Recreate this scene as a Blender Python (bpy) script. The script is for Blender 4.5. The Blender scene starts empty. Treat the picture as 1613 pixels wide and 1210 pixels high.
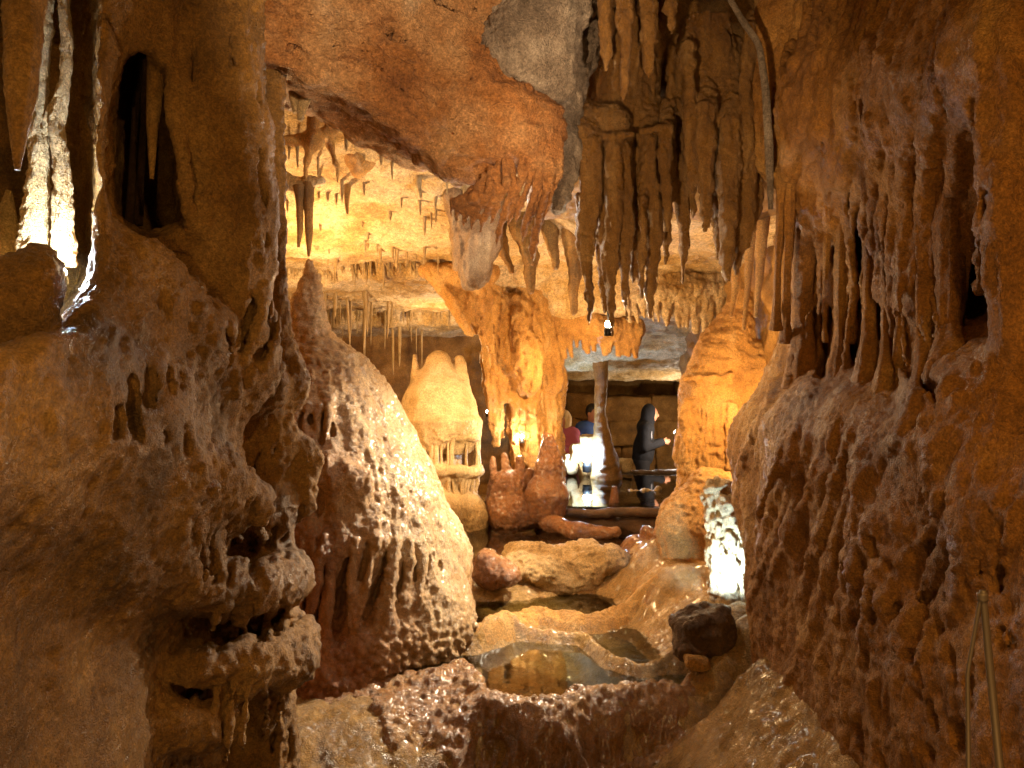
import bpy, math, random
import numpy as np
import openvdb as vdb

random.seed(7)
rng = np.random.default_rng(7)
SC = bpy.context.scene
C = SC.collection
F = 1218.0                                   # focal length in photograph pixels


def at(px, py, d):
    """the point that lies d metres ahead in the direction of a spot of the photograph"""
    return np.array([(px - 806.5) / F * d, d, 1.1 - (py - 605.0) / F * d])


# ------------------------------------------------------------------ camera, world, lamps
cd = bpy.data.cameras.new('camera')
cam = bpy.data.objects.new('camera', cd)
C.objects.link(cam)
cam.location = (0, 0, 1.1)
cam.rotation_euler = (math.radians(90), 0, 0)
cd.sensor_fit = 'HORIZONTAL'
cd.sensor_width = 36
cd.lens = 36 * F / 1613
cd.clip_end = 200
cd.clip_start = 0.05
SC.camera = cam
w = bpy.data.worlds.new('World')
SC.world = w
w.use_nodes = True
w.node_tree.nodes['Background'].inputs[0].default_value = (0.03, 0.02, 0.035, 1)
w.node_tree.nodes['Background'].inputs[1].default_value = 0.25
SC.view_settings.view_transform = 'Standard'
SC.view_settings.look = 'None'
SC.view_settings.gamma = 1
SC.view_settings.exposure = 1.2
SC.cycles.use_denoising = True
SC.cycles.max_bounces = 6
SC.cycles.diffuse_bounces = 3
SC.cycles.glossy_bounces = 3
SC.cycles.transparent_max_bounces = 8
SC.cycles.caustics_reflective = False
SC.cycles.caustics_refractive = False
SC.cycles.sample_clamp_indirect = 4

WARM = (1, .64, .29)
AMBER = (1, .5, .16)
TAN = (1, .8, .56)
COOL = (.42, .66, 1)


def lamp(loc, power, col, rad=.04, spot=None, aim=None, blend=.6):
    l = bpy.data.lights.new('lamp_light', 'SPOT' if spot else 'POINT')
    l.energy = power
    l.color = col
    l.shadow_soft_size = rad
    o = bpy.data.objects.new('lamp_light', l)
    o.location = loc
    if spot:
        l.spot_size = math.radians(spot)
        l.spot_blend = blend
        from mathutils import Vector
        o.rotation_euler = (Vector(aim) - Vector(loc)).to_track_quat('-Z', 'Y').to_euler()
    C.objects.link(o)
    return o


# lamps of the show cave hidden along the path, plus added unseen fill and spots
FILL = (1, .61, .22)
lamp((.45, -.2, 2.3), 20, FILL, .04)  # unseen warm fill, this and the next, added to brighten the near walls
lamp((-.45, .1, -.3), 9, FILL, .04)
lamp((-.70, .95, 1.3), 4.2, FILL, .02)                    # path lamps just outside the view, close to the walls
lamp((.84, 1.05, 1.25), 4.4, (1, .54, .16), .02)
lamp((.80, 1.0, .1), 2.4, (1, .54, .16), .02)
lamp(at(455, 560, 5.5), 95, WARM, .05)                    # beside the mound tip, lights the chamber roof
lamp(at(690, 560, 8.4), 22, WARM, .05)
lamp(at(745, 340, 4.6), 8, (1, .93, .85), .04)            # behind the folds of the slab
lamp(at(1140, 985, 4.02), 50, (1, .82, .58), .03)         # floor lamp behind the dark rock
lamp(at(1130, 918, 3.98), 24, COOL, .02, 110, at(1150, 850, 4.3), .4)
lamp(at(1200, 640, 5.1), 25, WARM, .04)
lamp(at(900, 600, 6.6), 25, WARM, .04)
lamp(at(1080, 330, 5.2), 18, WARM, .04)
lamp(at(962, 516, 3.85), 9, (1, .84, .62), .03)          # bulb under the long drapery
lamp(at(1010, 540, 5.0), 240, (1, .83, .6), .03, 84, at(700, 850, 4.4), .8)  # unseen spot added to light the mound and floor from the right
lamp(at(938, 592, 5.9), 110, (1, .8, .55), .03, 50, at(690, 690, 7), .7)  # second unseen spot, added to brighten the bell shaped stalagmite
lamp(at(822, 690, 7.2), 5, TAN, .02)                      # lamp inside the centre column
lamp(at(925, 720, 8.9), 30, COOL, .03)                    # lamp at the far pool
lamp((2.4, 10.6, .45), 26, TAN, .03)
lamp(at(100, 424, 2.04), 12, (.75, .87, 1), .015)                   # alcove lamp
lamp((-.5, .8, .9), 120, (1, .68, .38), .03, 36, at(1060, 230, 3.5), .6)  # unseen spot added to bring out the ridges of the hanging draperies
lamp((.62, .5, 1.5), 150, (1, .72, .46), .04, 40, at(670, 70, 3), .6)   # unseen spot set to graze the face of the overhead slab


# ------------------------------------------------------------------ noise
_p = rng.permutation(256).astype(np.int32)
PERM = np.concatenate([_p, _p, _p])
_g = rng.normal(size=(256, 3))
GRAD = (_g / np.linalg.norm(_g, axis=1)[:, None]).astype(np.float32)


def noise(p):
    """gradient noise, about -1..1"""
    p = np.asarray(p, np.float32)
    i = np.floor(p).astype(np.int32)
    f = p - i
    i &= 255
    u = f * f * f * (f * (f * 6 - 15) + 10)
    out = None
    x0 = PERM[i[:, 0]]
    x1 = PERM[(i[:, 0] + 1) & 255]
    res = []
    for dx, hx in ((0, x0), (1, x1)):
        for dy in (0, 1):
            hy = PERM[hx + ((i[:, 1] + dy) & 255)]
            for dz in (0, 1):
                g = GRAD[PERM[hy + ((i[:, 2] + dz) & 255)]]
                res.append(g[:, 0] * (f[:, 0] - dx) + g[:, 1] * (f[:, 1] - dy) + g[:, 2] * (f[:, 2] - dz))
    a = [res[k] + u[:, 2] * (res[k + 1] - res[k]) for k in (0, 2, 4, 6)]
    b = [a[k] + u[:, 1] * (a[k + 1] - a[k]) for k in (0, 2)]
    return (b[0] + u[:, 0] * (b[1] - b[0])) * 1.5


def fbm(p, octaves=3):
    s, a, t = 0, 1.0, 0
    q = np.asarray(p, np.float32)
    for k in range(octaves):
        s = s + a * noise(q + 17.3 * k)
        t += a
        a *= .5
        q = q * 2.03
    return s / t


def worley(p):
    """distance to the nearest of one jittered point per cell"""
    p = np.asarray(p, np.float32)
    i = np.floor(p).astype(np.int32)
    f = p - i
    best = np.full(len(p), 9, np.float32)
    J = (GRAD * .45 + .5).astype(np.float32)
    for dx in (-1, 0, 1):
        for dy in (-1, 0, 1):
            for dz in (-1, 0, 1):
                h = PERM[PERM[PERM[(i[:, 0] + dx) & 255] + ((i[:, 1] + dy) & 255)] + ((i[:, 2] + dz) & 255)]
                j = J[h]
                d = (j[:, 0] + dx - f[:, 0]) ** 2 + (j[:, 1] + dy - f[:, 1]) ** 2 + (j[:, 2] + dz - f[:, 2]) ** 2
                np.minimum(best, d, out=best)
    return np.sqrt(best)


def sstep(a, b, x):
    t = np.clip((x - a) / (b - a), 0, 1)
    return t * t * (3 - 2 * t)


# ------------------------------------------------------------------ solids grown from blended shapes
class Solid:
    def __init__(s, h, lo=None, hi=None):
        s.h, s.ops, s.clo, s.chi = h, [], lo, hi

    def _add(s, lo, hi, fn, k, sub):
        s.ops.append((np.array(lo, float), np.array(hi, float), fn, k, sub))

    def cap(s, a, b, ra, rb, k=.03, sub=False):
        a, b = np.array(a, float), np.array(b, float)
        m = max(ra, rb)
        ab = b - a
        L = max(float(ab @ ab), 1e-9)

        def fn(X, Y, Z):
            x, y, z = X - a[0], Y - a[1], Z - a[2]
            t = np.clip((x * ab[0] + y * ab[1] + z * ab[2]) / L, 0, 1)
            return np.sqrt((x - t * ab[0]) ** 2 + (y - t * ab[1]) ** 2 + (z - t * ab[2]) ** 2) - (ra + (rb - ra) * t)
        s._add(np.minimum(a, b) - m, np.maximum(a, b) + m, fn, k, sub)

    def chain(s, pts, k=.03, sub=False):
        """pts of (px, py, d, radius in photograph pixels at that distance)"""
        q = [(at(x, y, d), r * d / F) for x, y, d, r in pts]
        if len(q) == 1:
            s.ball(q[0][0], (q[0][1],) * 3, k, sub)
        for (a, ra), (b, rb) in zip(q[:-1], q[1:]):
            s.cap(a, b, ra, rb, k, sub)

    def ball(s, c, r, k=.03, sub=False):
        c, r = np.array(c, float), np.array(r, float)

        def fn(X, Y, Z):
            x, y, z = X - c[0], Y - c[1], Z - c[2]
            k0 = np.sqrt((x / r[0]) ** 2 + (y / r[1]) ** 2 + (z / r[2]) ** 2)
            k1 = np.sqrt((x / r[0] ** 2) ** 2 + (y / r[1] ** 2) ** 2 + (z / r[2] ** 2) ** 2) + 1e-6
            return k0 * (k0 - 1) / k1
        s._add(c - r, c + r, fn, k, sub)

    def box(s, c, half, rnd=.05, k=.05, sub=False, M=None):
        c, half = np.array(c, float), np.array(half, float)
        M = np.eye(3) if M is None else np.array(M, float)          # rows: the box's axes
        ext = np.abs(M.T) @ half

        def fn(X, Y, Z):
            x, y, z = X - c[0], Y - c[1], Z - c[2]
            q = [np.abs(x * M[i][0] + y * M[i][1] + z * M[i][2]) - half[i] + rnd for i in range(3)]
            o = np.sqrt(np.maximum(q[0], 0) ** 2 + np.maximum(q[1], 0) ** 2 + np.maximum(q[2], 0) ** 2)
            return o + np.minimum(np.maximum(q[0], np.maximum(q[1], q[2])), 0) - rnd
        s._add(c - ext, c + ext, fn, k, sub)

    def ribs(s, top, bot, n, r, k=.02, jit=.35, flare=1.0, seed=1):
        """n drapery ribs between two polylines of (px, py, d); r in photograph pixels"""
        R = random.Random(seed)
        for i in range(n):
            t = (i + .5 + R.uniform(-jit, jit)) / n
            a, b = along(top, t), along(bot, t)
            L = R.uniform(.75, 1.1)
            b = [a[j] + (b[j] - a[j]) * L for j in range(3)]
            rr = r * R.uniform(.7, 1.3)
            m = [(a[j] + b[j]) / 2 + R.uniform(-1, 1) * (2, 2, .01)[j] for j in range(3)]
            s.chain([(*a, rr * 1.25), (*m, rr), (*b, rr * .55 * flare)], k)

    def freeze(s):
        """remember the shape so far, for laying strokes on its surface"""
        s.base = list(s.ops)

    def hit(s, px, py, d0=1.05, d1=4.8):
        """distance at which a sight line meets the frozen shape"""
        d = np.linspace(d0, d1, 260)
        X, Y, Z = (px - 806.5) / F * d, d, 1.1 - (py - 605.0) / F * d
        v = np.full(len(d), 9.0)
        for lo, hi, fn, k, sub in s.base:
            q = fn(X, Y, Z)
            if sub:
                hh = np.maximum(k - np.abs(v + q), 0) / k
                v = np.maximum(v, -q) + hh * hh * k * .25
            else:
                hh = np.maximum(k - np.abs(v - q), 0) / k
                v = np.minimum(v, q) - hh * hh * k * .25
        i = np.nonzero(v < 0)[0]
        return float(d[i[0]]) if len(i) else None

    def _lay(s, pts, fill=3.0):
        out = []
        for px, py, r in pts:
            d = s.hit(px, py)
            out.append([px, py, d, r])
        last = next((o[2] for o in out if o[2]), fill)
        for o in out:
            if o[2] is None or abs(o[2] - last) > .35:
                o[2] = last
            last = o[2]
        return out

    def ridge(s, pts, k=.02, out=.25):
        """a bead laid along the surface, pts of (px, py, r px)"""
        pts = [p for p in pts if s.hit(p[0], p[1])]
        if len(pts) > 1:
            s.chain([(x, y, d * (1 - out * r / F), r) for x, y, d, r in s._lay(pts)], k)

    def groove(s, pts, k=.015, deep=1):
        q = s._lay(pts)
        for j in range(deep):
            s.chain([(x, y, d * (1 + j * 1.3 * r / F), r * (1 - .1 * j)) for x, y, d, r in q], k, True)

    def mesh(s):
        un = [o for o in s.ops if not o[4]]
        h = s.h
        lo = np.min([o[0] for o in un], axis=0) - 4 * h
        hi = np.max([o[1] for o in un], axis=0) + 4 * h
        if s.clo is not None:
            lo, hi = np.maximum(lo, s.clo), np.minimum(hi, s.chi)
        n = np.ceil((hi - lo) / h).astype(int) + 1
        A = np.full(n, 9, np.float32)
        ax = [(lo[i] + h * np.arange(n[i])).astype(np.float32) for i in range(3)]
        for blo, bhi, fn, k, sub in s.ops:
            m = k + 4 * h
            i0 = np.maximum(0, np.floor((blo - m - lo) / h).astype(int))
            i1 = np.minimum(n, np.ceil((bhi + m - lo) / h).astype(int) + 1)
            if np.any(i1 <= i0):
                continue
            sl = tuple(slice(a, b) for a, b in zip(i0, i1))
            d = fn(ax[0][sl[0]][:, None, None], ax[1][sl[1]][None, :, None], ax[2][sl[2]][None, None, :]).astype(np.float32)
            v = A[sl]
            if sub:
                hh = np.maximum(k - np.abs(v + d), 0) / k
                A[sl] = np.maximum(v, -d) + hh * hh * k * .25
            else:
                hh = np.maximum(k - np.abs(v - d), 0) / k
                A[sl] = np.minimum(v, d) - hh * hh * k * .25
        np.clip(A, -3 * h, 3 * h, out=A)
        G = vdb.FloatGrid(3 * h)
        G.copyFromArray(A)
        p, q = G.convertToQuads(0.0)
        return (p * h + lo).astype(np.float32), q.astype(np.int32)


def along(pl, t):
    """point at fraction t of a polyline"""
    t = min(max(t, 0), 1) * (len(pl) - 1)
    i = min(int(t), len(pl) - 2)
    f = t - i
    return [pl[i][j] + (pl[i + 1][j] - pl[i][j]) * f for j in range(len(pl[0]))]


def normals(v, q):
    n = np.cross(v[q[:, 2]] - v[q[:, 0]], v[q[:, 3]] - v[q[:, 1]])
    out = np.stack([np.bincount(q.ravel(), np.repeat(n[:, j], 4), len(v)) for j in range(3)], 1)
    return (out / (np.linalg.norm(out, axis=1)[:, None] + 1e-9)).astype(np.float32)


def link_mesh(name, v, q, mat, parent=None, smooth=True):
    me = bpy.data.meshes.new(name)
    nv, nq, k = len(v), len(q), q.shape[1]
    me.vertices.add(nv)
    me.vertices.foreach_set('co', np.asarray(v, np.float32).ravel())
    me.loops.add(nq * k)
    me.loops.foreach_set('vertex_index', np.asarray(q, np.int32).ravel())
    me.polygons.add(nq)
    me.polygons.foreach_set('loop_start', np.arange(0, nq * k, k, dtype=np.int32))
    me.polygons.foreach_set('use_smooth', np.full(nq, smooth))
    me.update(calc_edges=True)
    me.materials.append(mat)
    o = bpy.data.objects.new(name, me)
    C.objects.link(o)
    if parent:
        o.parent = parent
    return o


def weather(v, q, warp=(), disp=()):
    """bend a surface with low noise, then push it along its normals"""
    for sc, am in warp:
        sc = np.asarray(sc, np.float32)
        v = v + am * np.stack([noise(v * sc + o) for o in (3.1, 41.7, 77.3)], 1)
    for kind, sc, am, *mask in disp:
        nn = normals(v, q)
        sc = np.asarray(sc, np.float32)
        if kind == 'n':
            d = fbm(v * sc, 3)
        elif kind == 'r':                                   # ridges
            d = .5 - np.abs(fbm(v * sc, 2)) * 2
        elif kind == 'w':                                   # nodules
            d = .6 - worley(v * sc)
        elif kind == 'b':                                   # pits
            d = np.minimum(worley(v * sc) - .5, 0)
        m = mask[0](v, nn)[:, None] if mask else 1
        v = v + nn * d[:, None] * am * m
    return v


def build(s, name, mat, parent=None, warp=(), disp=(), smooth=True):
    v, q = s.mesh()
    v = weather(v, q, warp, disp)
    return link_mesh(name, v, q, mat, parent, smooth)


def tag(o, label=None, cat=None, group=None, kind=None):
    if label:
        o['label'] = label
    if cat:
        o['category'] = cat
    if group:
        o['group'] = group
    if kind:
        o['kind'] = kind
    return o


def empty(name, loc=(0, 0, 0)):
    o = bpy.data.objects.new(name, None)
    o.location = loc
    C.objects.link(o)
    return o


def tube(pts, mat, name, parent=None, seg=14, step=None, lump=.12, flute=0, px=True, fine=0, seed=None, squash=1.0):
    """tapered lumpy tube through pts of (px, py, d, r px), or of (x, y, z, r) when px is False"""
    if px:
        P = np.array([[*at(x, y, d), r * d / F] for x, y, d, r in pts])
    else:
        P = np.array(pts, float)
    L = np.concatenate([[0], np.cumsum(np.linalg.norm(np.diff(P[:, :3], axis=0), axis=1))])
    step = step or max(L[-1] / 60, .008)
    n = max(4, int(L[-1] / step))
    t = np.linspace(0, L[-1], n)
    # smooth interpolation
    Q = np.stack([np.interp(t, L, P[:, j]) for j in range(4)], 1)
    for _ in range(max(1, n // 14)):
        Q[1:-1] = (Q[:-2] + 2 * Q[1:-1] + Q[2:]) / 4
    T = np.gradient(Q[:, :3], axis=0)
    T /= np.linalg.norm(T, axis=1)[:, None] + 1e-9
    ref = np.array([0, 1, 0.]) if abs(T[:, 2]).mean() > .5 else np.array([0, 0, 1.])
    U = np.cross(T, ref)
    U /= np.linalg.norm(U, axis=1)[:, None] + 1e-9
    W = np.cross(T, U)
    ph = np.linspace(0, 2 * np.pi, seg, endpoint=False)
    sd = (seed if seed is not None else random.random() * 100)
    ring = np.cos(ph)[None, :, None] * U[:, None, :] + squash * np.sin(ph)[None, :, None] * W[:, None, :]
    rad = np.repeat(Q[:, 3:4], seg, 1)
    base = Q[:, None, :3] + ring * rad[..., None]
    sc = 1 / max(P[:, 3].max(), .01)
    fl = base.reshape(-1, 3).astype(np.float32)
    m = 1 + lump * fbm(fl * sc * np.array([1, 1, .6], np.float32) + sd, 3)
    if flute:
        m = m + flute * noise(np.stack([np.tile(np.cos(ph) * 2.2, n), np.tile(np.sin(ph) * 2.2, n), np.repeat(t * sc * .12, seg)], 1) + sd)
    if fine:
        m = m + fine * noise(fl * sc * 4 + sd)
    rad = rad * m.reshape(n, seg)
    v = (Q[:, None, :3] + ring * rad[..., None]).reshape(-1, 3)
    v = np.concatenate([v, Q[:1, :3], Q[-1:, :3]])
    i = np.arange(n - 1)[:, None] * seg
    j = np.arange(seg)[None, :]
    j2 = (j + 1) % seg
    q = np.stack([i + j, i + j2, i + seg + j2, i + seg + j], -1).reshape(-1, 4)
    a, b = n * seg, n * seg + 1
    jj = np.arange(seg)
    e = (n - 1) * seg
    q = np.concatenate([q, np.stack([np.full(seg, a), (jj + 1) % seg, jj, jj], 1)[:, [0, 1, 2, 2]],
                        np.stack([np.full(seg, b), e + jj, e + (jj + 1) % seg, e + (jj + 1) % seg], 1)])
    # end fans are triangles
    quads = q[:-2 * seg]
    tri = q[-2 * seg:, :3]
    me = bpy.data.meshes.new(name)
    me.from_pydata(v.tolist(), [], quads.tolist() + tri.tolist())
    me.polygons.foreach_set('use_smooth', np.ones(len(me.polygons), bool))
    me.materials.append(mat)
    me.update()
    o = bpy.data.objects.new(name, me)
    C.objects.link(o)
    if parent:
        o.parent = parent
    return o


# ------------------------------------------------------------------ materials
def lin(h):
    h = h.lstrip('#')
    c = [int(h[i:i + 2], 16) / 255 for i in (0, 2, 4)]
    return tuple((x / 12.92 if x <= .04045 else ((x + .055) / 1.055) ** 2.4) for x in c) + (1,)


def rock(name, cols, scale=3.0, rough=(.35, .7), bump=.6, grain=45, dist=.012, streak=.0, vor=0, spec=.5, coat=0, second=None, side=0):
    m = bpy.data.materials.new(name)
    m.use_nodes = True
    N, K = m.node_tree.nodes, m.node_tree.links
    b = N['Principled BSDF']
    tc = N.new('ShaderNodeTexCoord')

    def nz(sc, det=6, vec=None, rgh=.6):
        t = N.new('ShaderNodeTexNoise')
        t.inputs['Scale'].default_value = sc
        t.inputs['Detail'].default_value = det
        t.inputs['Roughness'].default_value = rgh
        K.new(vec or tc.outputs['Object'], t.inputs['Vector'])
        return t

    base = nz(scale, 8, rgh=.65)
    fac = base.outputs['Fac']
    if streak:
        mp = N.new('ShaderNodeMapping')
        mp.inputs['Scale'].default_value = (1, 1, .12)
        K.new(tc.outputs['Object'], mp.inputs['Vector'])
        st = nz(scale * 5, 4, mp.outputs['Vector'])
        mx = N.new('ShaderNodeMix')
        mx.inputs['Factor'].default_value = streak
        K.new(fac, mx.inputs['A'])
        K.new(st.outputs['Fac'], mx.inputs['B'])
        fac = mx.outputs['Result']
    cr = N.new('ShaderNodeValToRGB')
    K.new(fac, cr.inputs['Fac'])
    els = cr.color_ramp.elements
    n = len(cols)
    while len(els) < n:
        els.new(.5)
    for i, c in enumerate(cols):
        els[i].position = .3 + .4 * i / (n - 1)
        els[i].color = lin(c)
    # fine speckle
    sp = nz(grain * 2.2, 3)
    mr = N.new('ShaderNodeMapRange')
    mr.inputs['From Min'].default_value = .3
    mr.inputs['From Max'].default_value = .7
    mr.inputs['To Min'].default_value = .68
    mr.inputs['To Max'].default_value = 1.28
    K.new(sp.outputs['Fac'], mr.inputs['Value'])
    mu = N.new('ShaderNodeMix')
    mu.data_type = 'RGBA'
    mu.blend_type = 'MULTIPLY'
    mu.inputs['Factor'].default_value = 1
    col = cr.outputs['Color']
    if second:                                                      # iron stained side of a formation
        c2 = N.new('ShaderNodeValToRGB')
        K.new(fac, c2.inputs['Fac'])
        e2 = c2.color_ramp.elements
        e2[0].position, e2[0].color = .35, lin(second[0])
        e2[1].position, e2[1].color = .65, lin(second[1])
        sx = N.new('ShaderNodeSeparateXYZ')
        K.new(tc.outputs['Object'], sx.inputs[0])
        wn = nz(2.6, 4)
        ma = N.new('ShaderNodeMath')
        ma.operation = 'MULTIPLY_ADD'
        ma.inputs[1].default_value = -.7
        K.new(wn.outputs['Fac'], ma.inputs[0])
        zz = N.new('ShaderNodeMath')
        zz.operation = 'MULTIPLY_ADD'
        zz.inputs[1].default_value = .45
        K.new(sx.outputs['Z'], zz.inputs[0])
        K.new(sx.outputs['X'], zz.inputs[2])
        K.new(zz.outputs[0], ma.inputs[2])
        m3 = N.new('ShaderNodeMapRange')
        m3.inputs['From Min'].default_value = side + .28
        m3.inputs['From Max'].default_value = side - .28
        K.new(ma.outputs[0], m3.inputs['Value'])
        m4 = N.new('ShaderNodeMix')
        m4.data_type = 'RGBA'
        K.new(m3.outputs['Result'], m4.inputs['Factor'])
        K.new(col, m4.inputs['A'])
        K.new(c2.outputs['Color'], m4.inputs['B'])
        col = m4.outputs['Result']
    K.new(col, mu.inputs['A'])
    s2 = nz(grain * 5.2, 2)
    mr2 = N.new('ShaderNodeMapRange')
    mr2.inputs['From Min'].default_value = .35
    mr2.inputs['From Max'].default_value = .65
    mr2.inputs['To Min'].default_value = .72
    mr2.inputs['To Max'].default_value = 1.22
    K.new(s2.outputs['Fac'], mr2.inputs['Value'])
    mm = N.new('ShaderNodeMath')
    mm.operation = 'MULTIPLY'
    K.new(mr.outputs['Result'], mm.inputs[0])
    K.new(mr2.outputs['Result'], mm.inputs[1])
    K.new(mm.outputs[0], mu.inputs['B'])
    K.new(mu.outputs['Result'], b.inputs['Base Color'])
    rg = nz(scale * 2.3, 5)
    m2 = N.new('ShaderNodeMapRange')
    m2.inputs['From Min'].default_value = .35
    m2.inputs['From Max'].default_value = .65
    m2.inputs['To Min'].default_value = rough[0]
    m2.inputs['To Max'].default_value = rough[1]
    K.new(rg.outputs['Fac'], m2.inputs['Value'])
    K.new(m2.outputs['Result'], b.inputs['Roughness'])
    b.inputs['Specular IOR Level'].default_value = spec
    b.inputs['Coat Weight'].default_value = coat
    b.inputs['Coat Roughness'].default_value = .18
    n1 = nz(grain, 7, rgh=.72)
    n2 = nz(grain * 6.5, 3)
    a2 = N.new('ShaderNodeMath')
    a2.operation = 'MULTIPLY_ADD'
    a2.inputs[1].default_value = .55
    K.new(n2.outputs['Fac'], a2.inputs[0])
    K.new(n1.outputs['Fac'], a2.inputs[2])
    hsrc = a2.outputs[0]
    if vor:
        vo = N.new('ShaderNodeTexVoronoi')
        vo.inputs['Scale'].default_value = vor
        K.new(tc.outputs['Object'], vo.inputs['Vector'])
        ad = N.new('ShaderNodeMath')
        ad.operation = 'MULTIPLY_ADD'
        ad.inputs[1].default_value = -.5
        K.new(vo.outputs['Distance'], ad.inputs[0])
        K.new(hsrc, ad.inputs[2])
        hsrc = ad.outputs[0]
    bp = N.new('ShaderNodeBump')
    bp.inputs['Strength'].default_value = bump
    bp.inputs['Distance'].default_value = dist
    K.new(hsrc, bp.inputs['Height'])
    K.new(bp.outputs['Normal'], b.inputs['Normal'])
    return m


M_BROWN = rock('brown_limestone', ['#5d4320', '#936a30', '#c09452'], 2.5, (.3, .65), 1, 34, .017)
M_ORANGE = rock('ochre_limestone', ['#6e471c', '#9c6a2a', '#b98c4a'], 2.6, (.35, .7), 1, 32, .017)
M_SLAB = rock('slab_limestone', ['#7c4c26', '#ac7440', '#c89a68', '#dabd98'], 1.7, (.35, .7), 1, 24, .032)
M_GREY = rock('grey_limestone', ['#6a5a48', '#988672', '#bfae98'], 5, (.35, .7), 1, 26, .036)
M_FOLD = rock('fold_calcite', ['#6e5434', '#947450', '#b4966c'], 4, (.3, .6), 1, 42, .018)
M_CREAM = rock('cream_calcite', ['#a0824e', '#c6a672', '#dcc396'], 3.5, (.3, .6), 1, 36, .02)
M_MOUND = rock('wet_flowstone', ['#8a6038', '#b08c5e', '#c4a67c', '#d0b78e'], 2.2, (.2, .5), 1, 34, .018, .3, 0, .6, .25, ['#74432a', '#b37a52'], -1.06)
M_ROOF = rock('chamber_limestone', ['#8f6c38', '#bd9a5e', '#dcc49a', '#b08c5c'], 1.8, (.5, .85), 1, 18, .03)
M_DRAPE = rock('drapery_calcite', ['#5c3c1a', '#86602f', '#a88452'], 4, (.2, .5), 1, 50, .016, .5)
M_YELLOW = rock('yellow_flowstone', ['#a0703a', '#c4924c', '#dab374'], 3, (.3, .6), 1, 38, .022, .3)
M_FLOOR = rock('travertine', ['#5f4524', '#95723e', '#bc9862', '#9a6634'], 3, (.08, .45), 1, 30, .022, 0, 0, .6, .35)
M_DARK = rock('dark_limestone', ['#3d2a1a', '#5a4027', '#7a5c38'], 4, (.3, .6), 1, 40, .016)
M_RUST = rock('rust_flowstone', ['#603a1e', '#8a5a32', '#a87c50'], 4, (.15, .4), 1, 42, .02, .2, 30, .6, .3)
M_DAM = rock('dam_crust', ['#64441f', '#96683a', '#b58c58'], 3, (.16, .42), 1, 36, .018, 0, 0, .6, .35)

# ================================================================== SETTING
# ---- left wall of the passage
s = Solid(.0105, (-2.2, .95, -.8), (-.55, 3.8, 2.95))
s.box((-1.80, 2.05, 1.1), (.75, 1.02, 2.2), .15, .05)
s.box((-1.86, 2.6, 1.5), (.75, .75, 2.2), .15, .05)
s.chain([(330, -80, 2.45, 80), (335, 200, 2.45, 62), (345, 330, 2.5, 62), (365, 580, 2.6, 70)], .12)
s.chain([(380, 10, 2.75, 32), (380, 250, 2.8, 20), (392, 480, 2.85, 32)], .05)
s.chain([(425, -40, 2.95, 40), (425, 60, 2.95, 26)], .06)
s.chain([(135, 100, 1.95, 30), (142, 420, 1.98, 34)], .06)
s.chain([(200, -60, 2.2, 90), (215, 40, 2.25, 60)], .1)
s.ball((-1.13, 2.0, 1.02), (.24, .8, .3), .2)
s.ball((-1.08, 2.35, .72), (.2, .5, .28), .15)
s.chain([(130, 470, 2.0, 55), (200, 450, 2.15, 60), (290, 520, 2.3, 60)], .12)
s.chain([(262, 470, 2.13, 17), (265, 520, 2.15, 25)], .03)
s.chain([(247, 500, 2.1, 15), (250, 540, 2.12, 22)], .03)
for y in range(120, 345, 25):                                        # dark niche
    s.cap(at(238, y, 1.9), at(240, y, 2.75), .05 + .03 * (y > 150), .11, .03, True)
for y in range(-90, 425, 50):                                        # lit alcove
    s.cap(at(-30, y, 1.3), at(30, y, 2.5), .17, .19, .06, True)
    s.cap(at(66, y, 1.5), at(84, y, 2.4), .07, .10, .06, True)
s.ball(at(60, 425, 1.9), (.06, .08, .075), .05)
s.chain([(50, 436, 1.84, 30), (30, 448, 1.83, 55), (0, 480, 1.8, 70)], .05)             # boulder below the alcove
s.cap(at(106, 398, 1.95), at(106, 398, 2.25), .035, .07, .05, True)
# ledges that step down the right end
s.chain([(330, 585, 2.6, 45), (400, 608, 2.85, 44), (452, 622, 3.0, 32)], .06)
s.chain([(436, 540, 2.98, 24), (448, 600, 3.0, 32)], .05)
s.chain([(430, 690, 2.98, 38), (474, 728, 3.05, 26), (468, 800, 3.06, 20)], .04)
s.chain([(270, 742, 2.15, 34), (335, 748, 2.35, 34), (392, 800, 2.6, 38)], .07)
s.chain([(240, 885, 2.14, 24), (300, 908, 2.32, 40), (380, 932, 2.6, 42), (452, 912, 2.92, 40)], .05)
s.chain([(310, 1050, 2.38, 34), (385, 1056, 2.58, 42), (450, 1030, 2.88, 48), (474, 1000, 2.97, 26)], .06)
s.chain([(270, 1150, 2.3, 36), (345, 1160, 2.46, 40)], .07)
s.chain([(395, 600, 3.0, 45), (398, 800, 3.0, 54), (408, 1000, 3.0, 56), (404, 1240, 3.0, 58)], .08)
s.freeze()
LS = random.Random(21)
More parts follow.
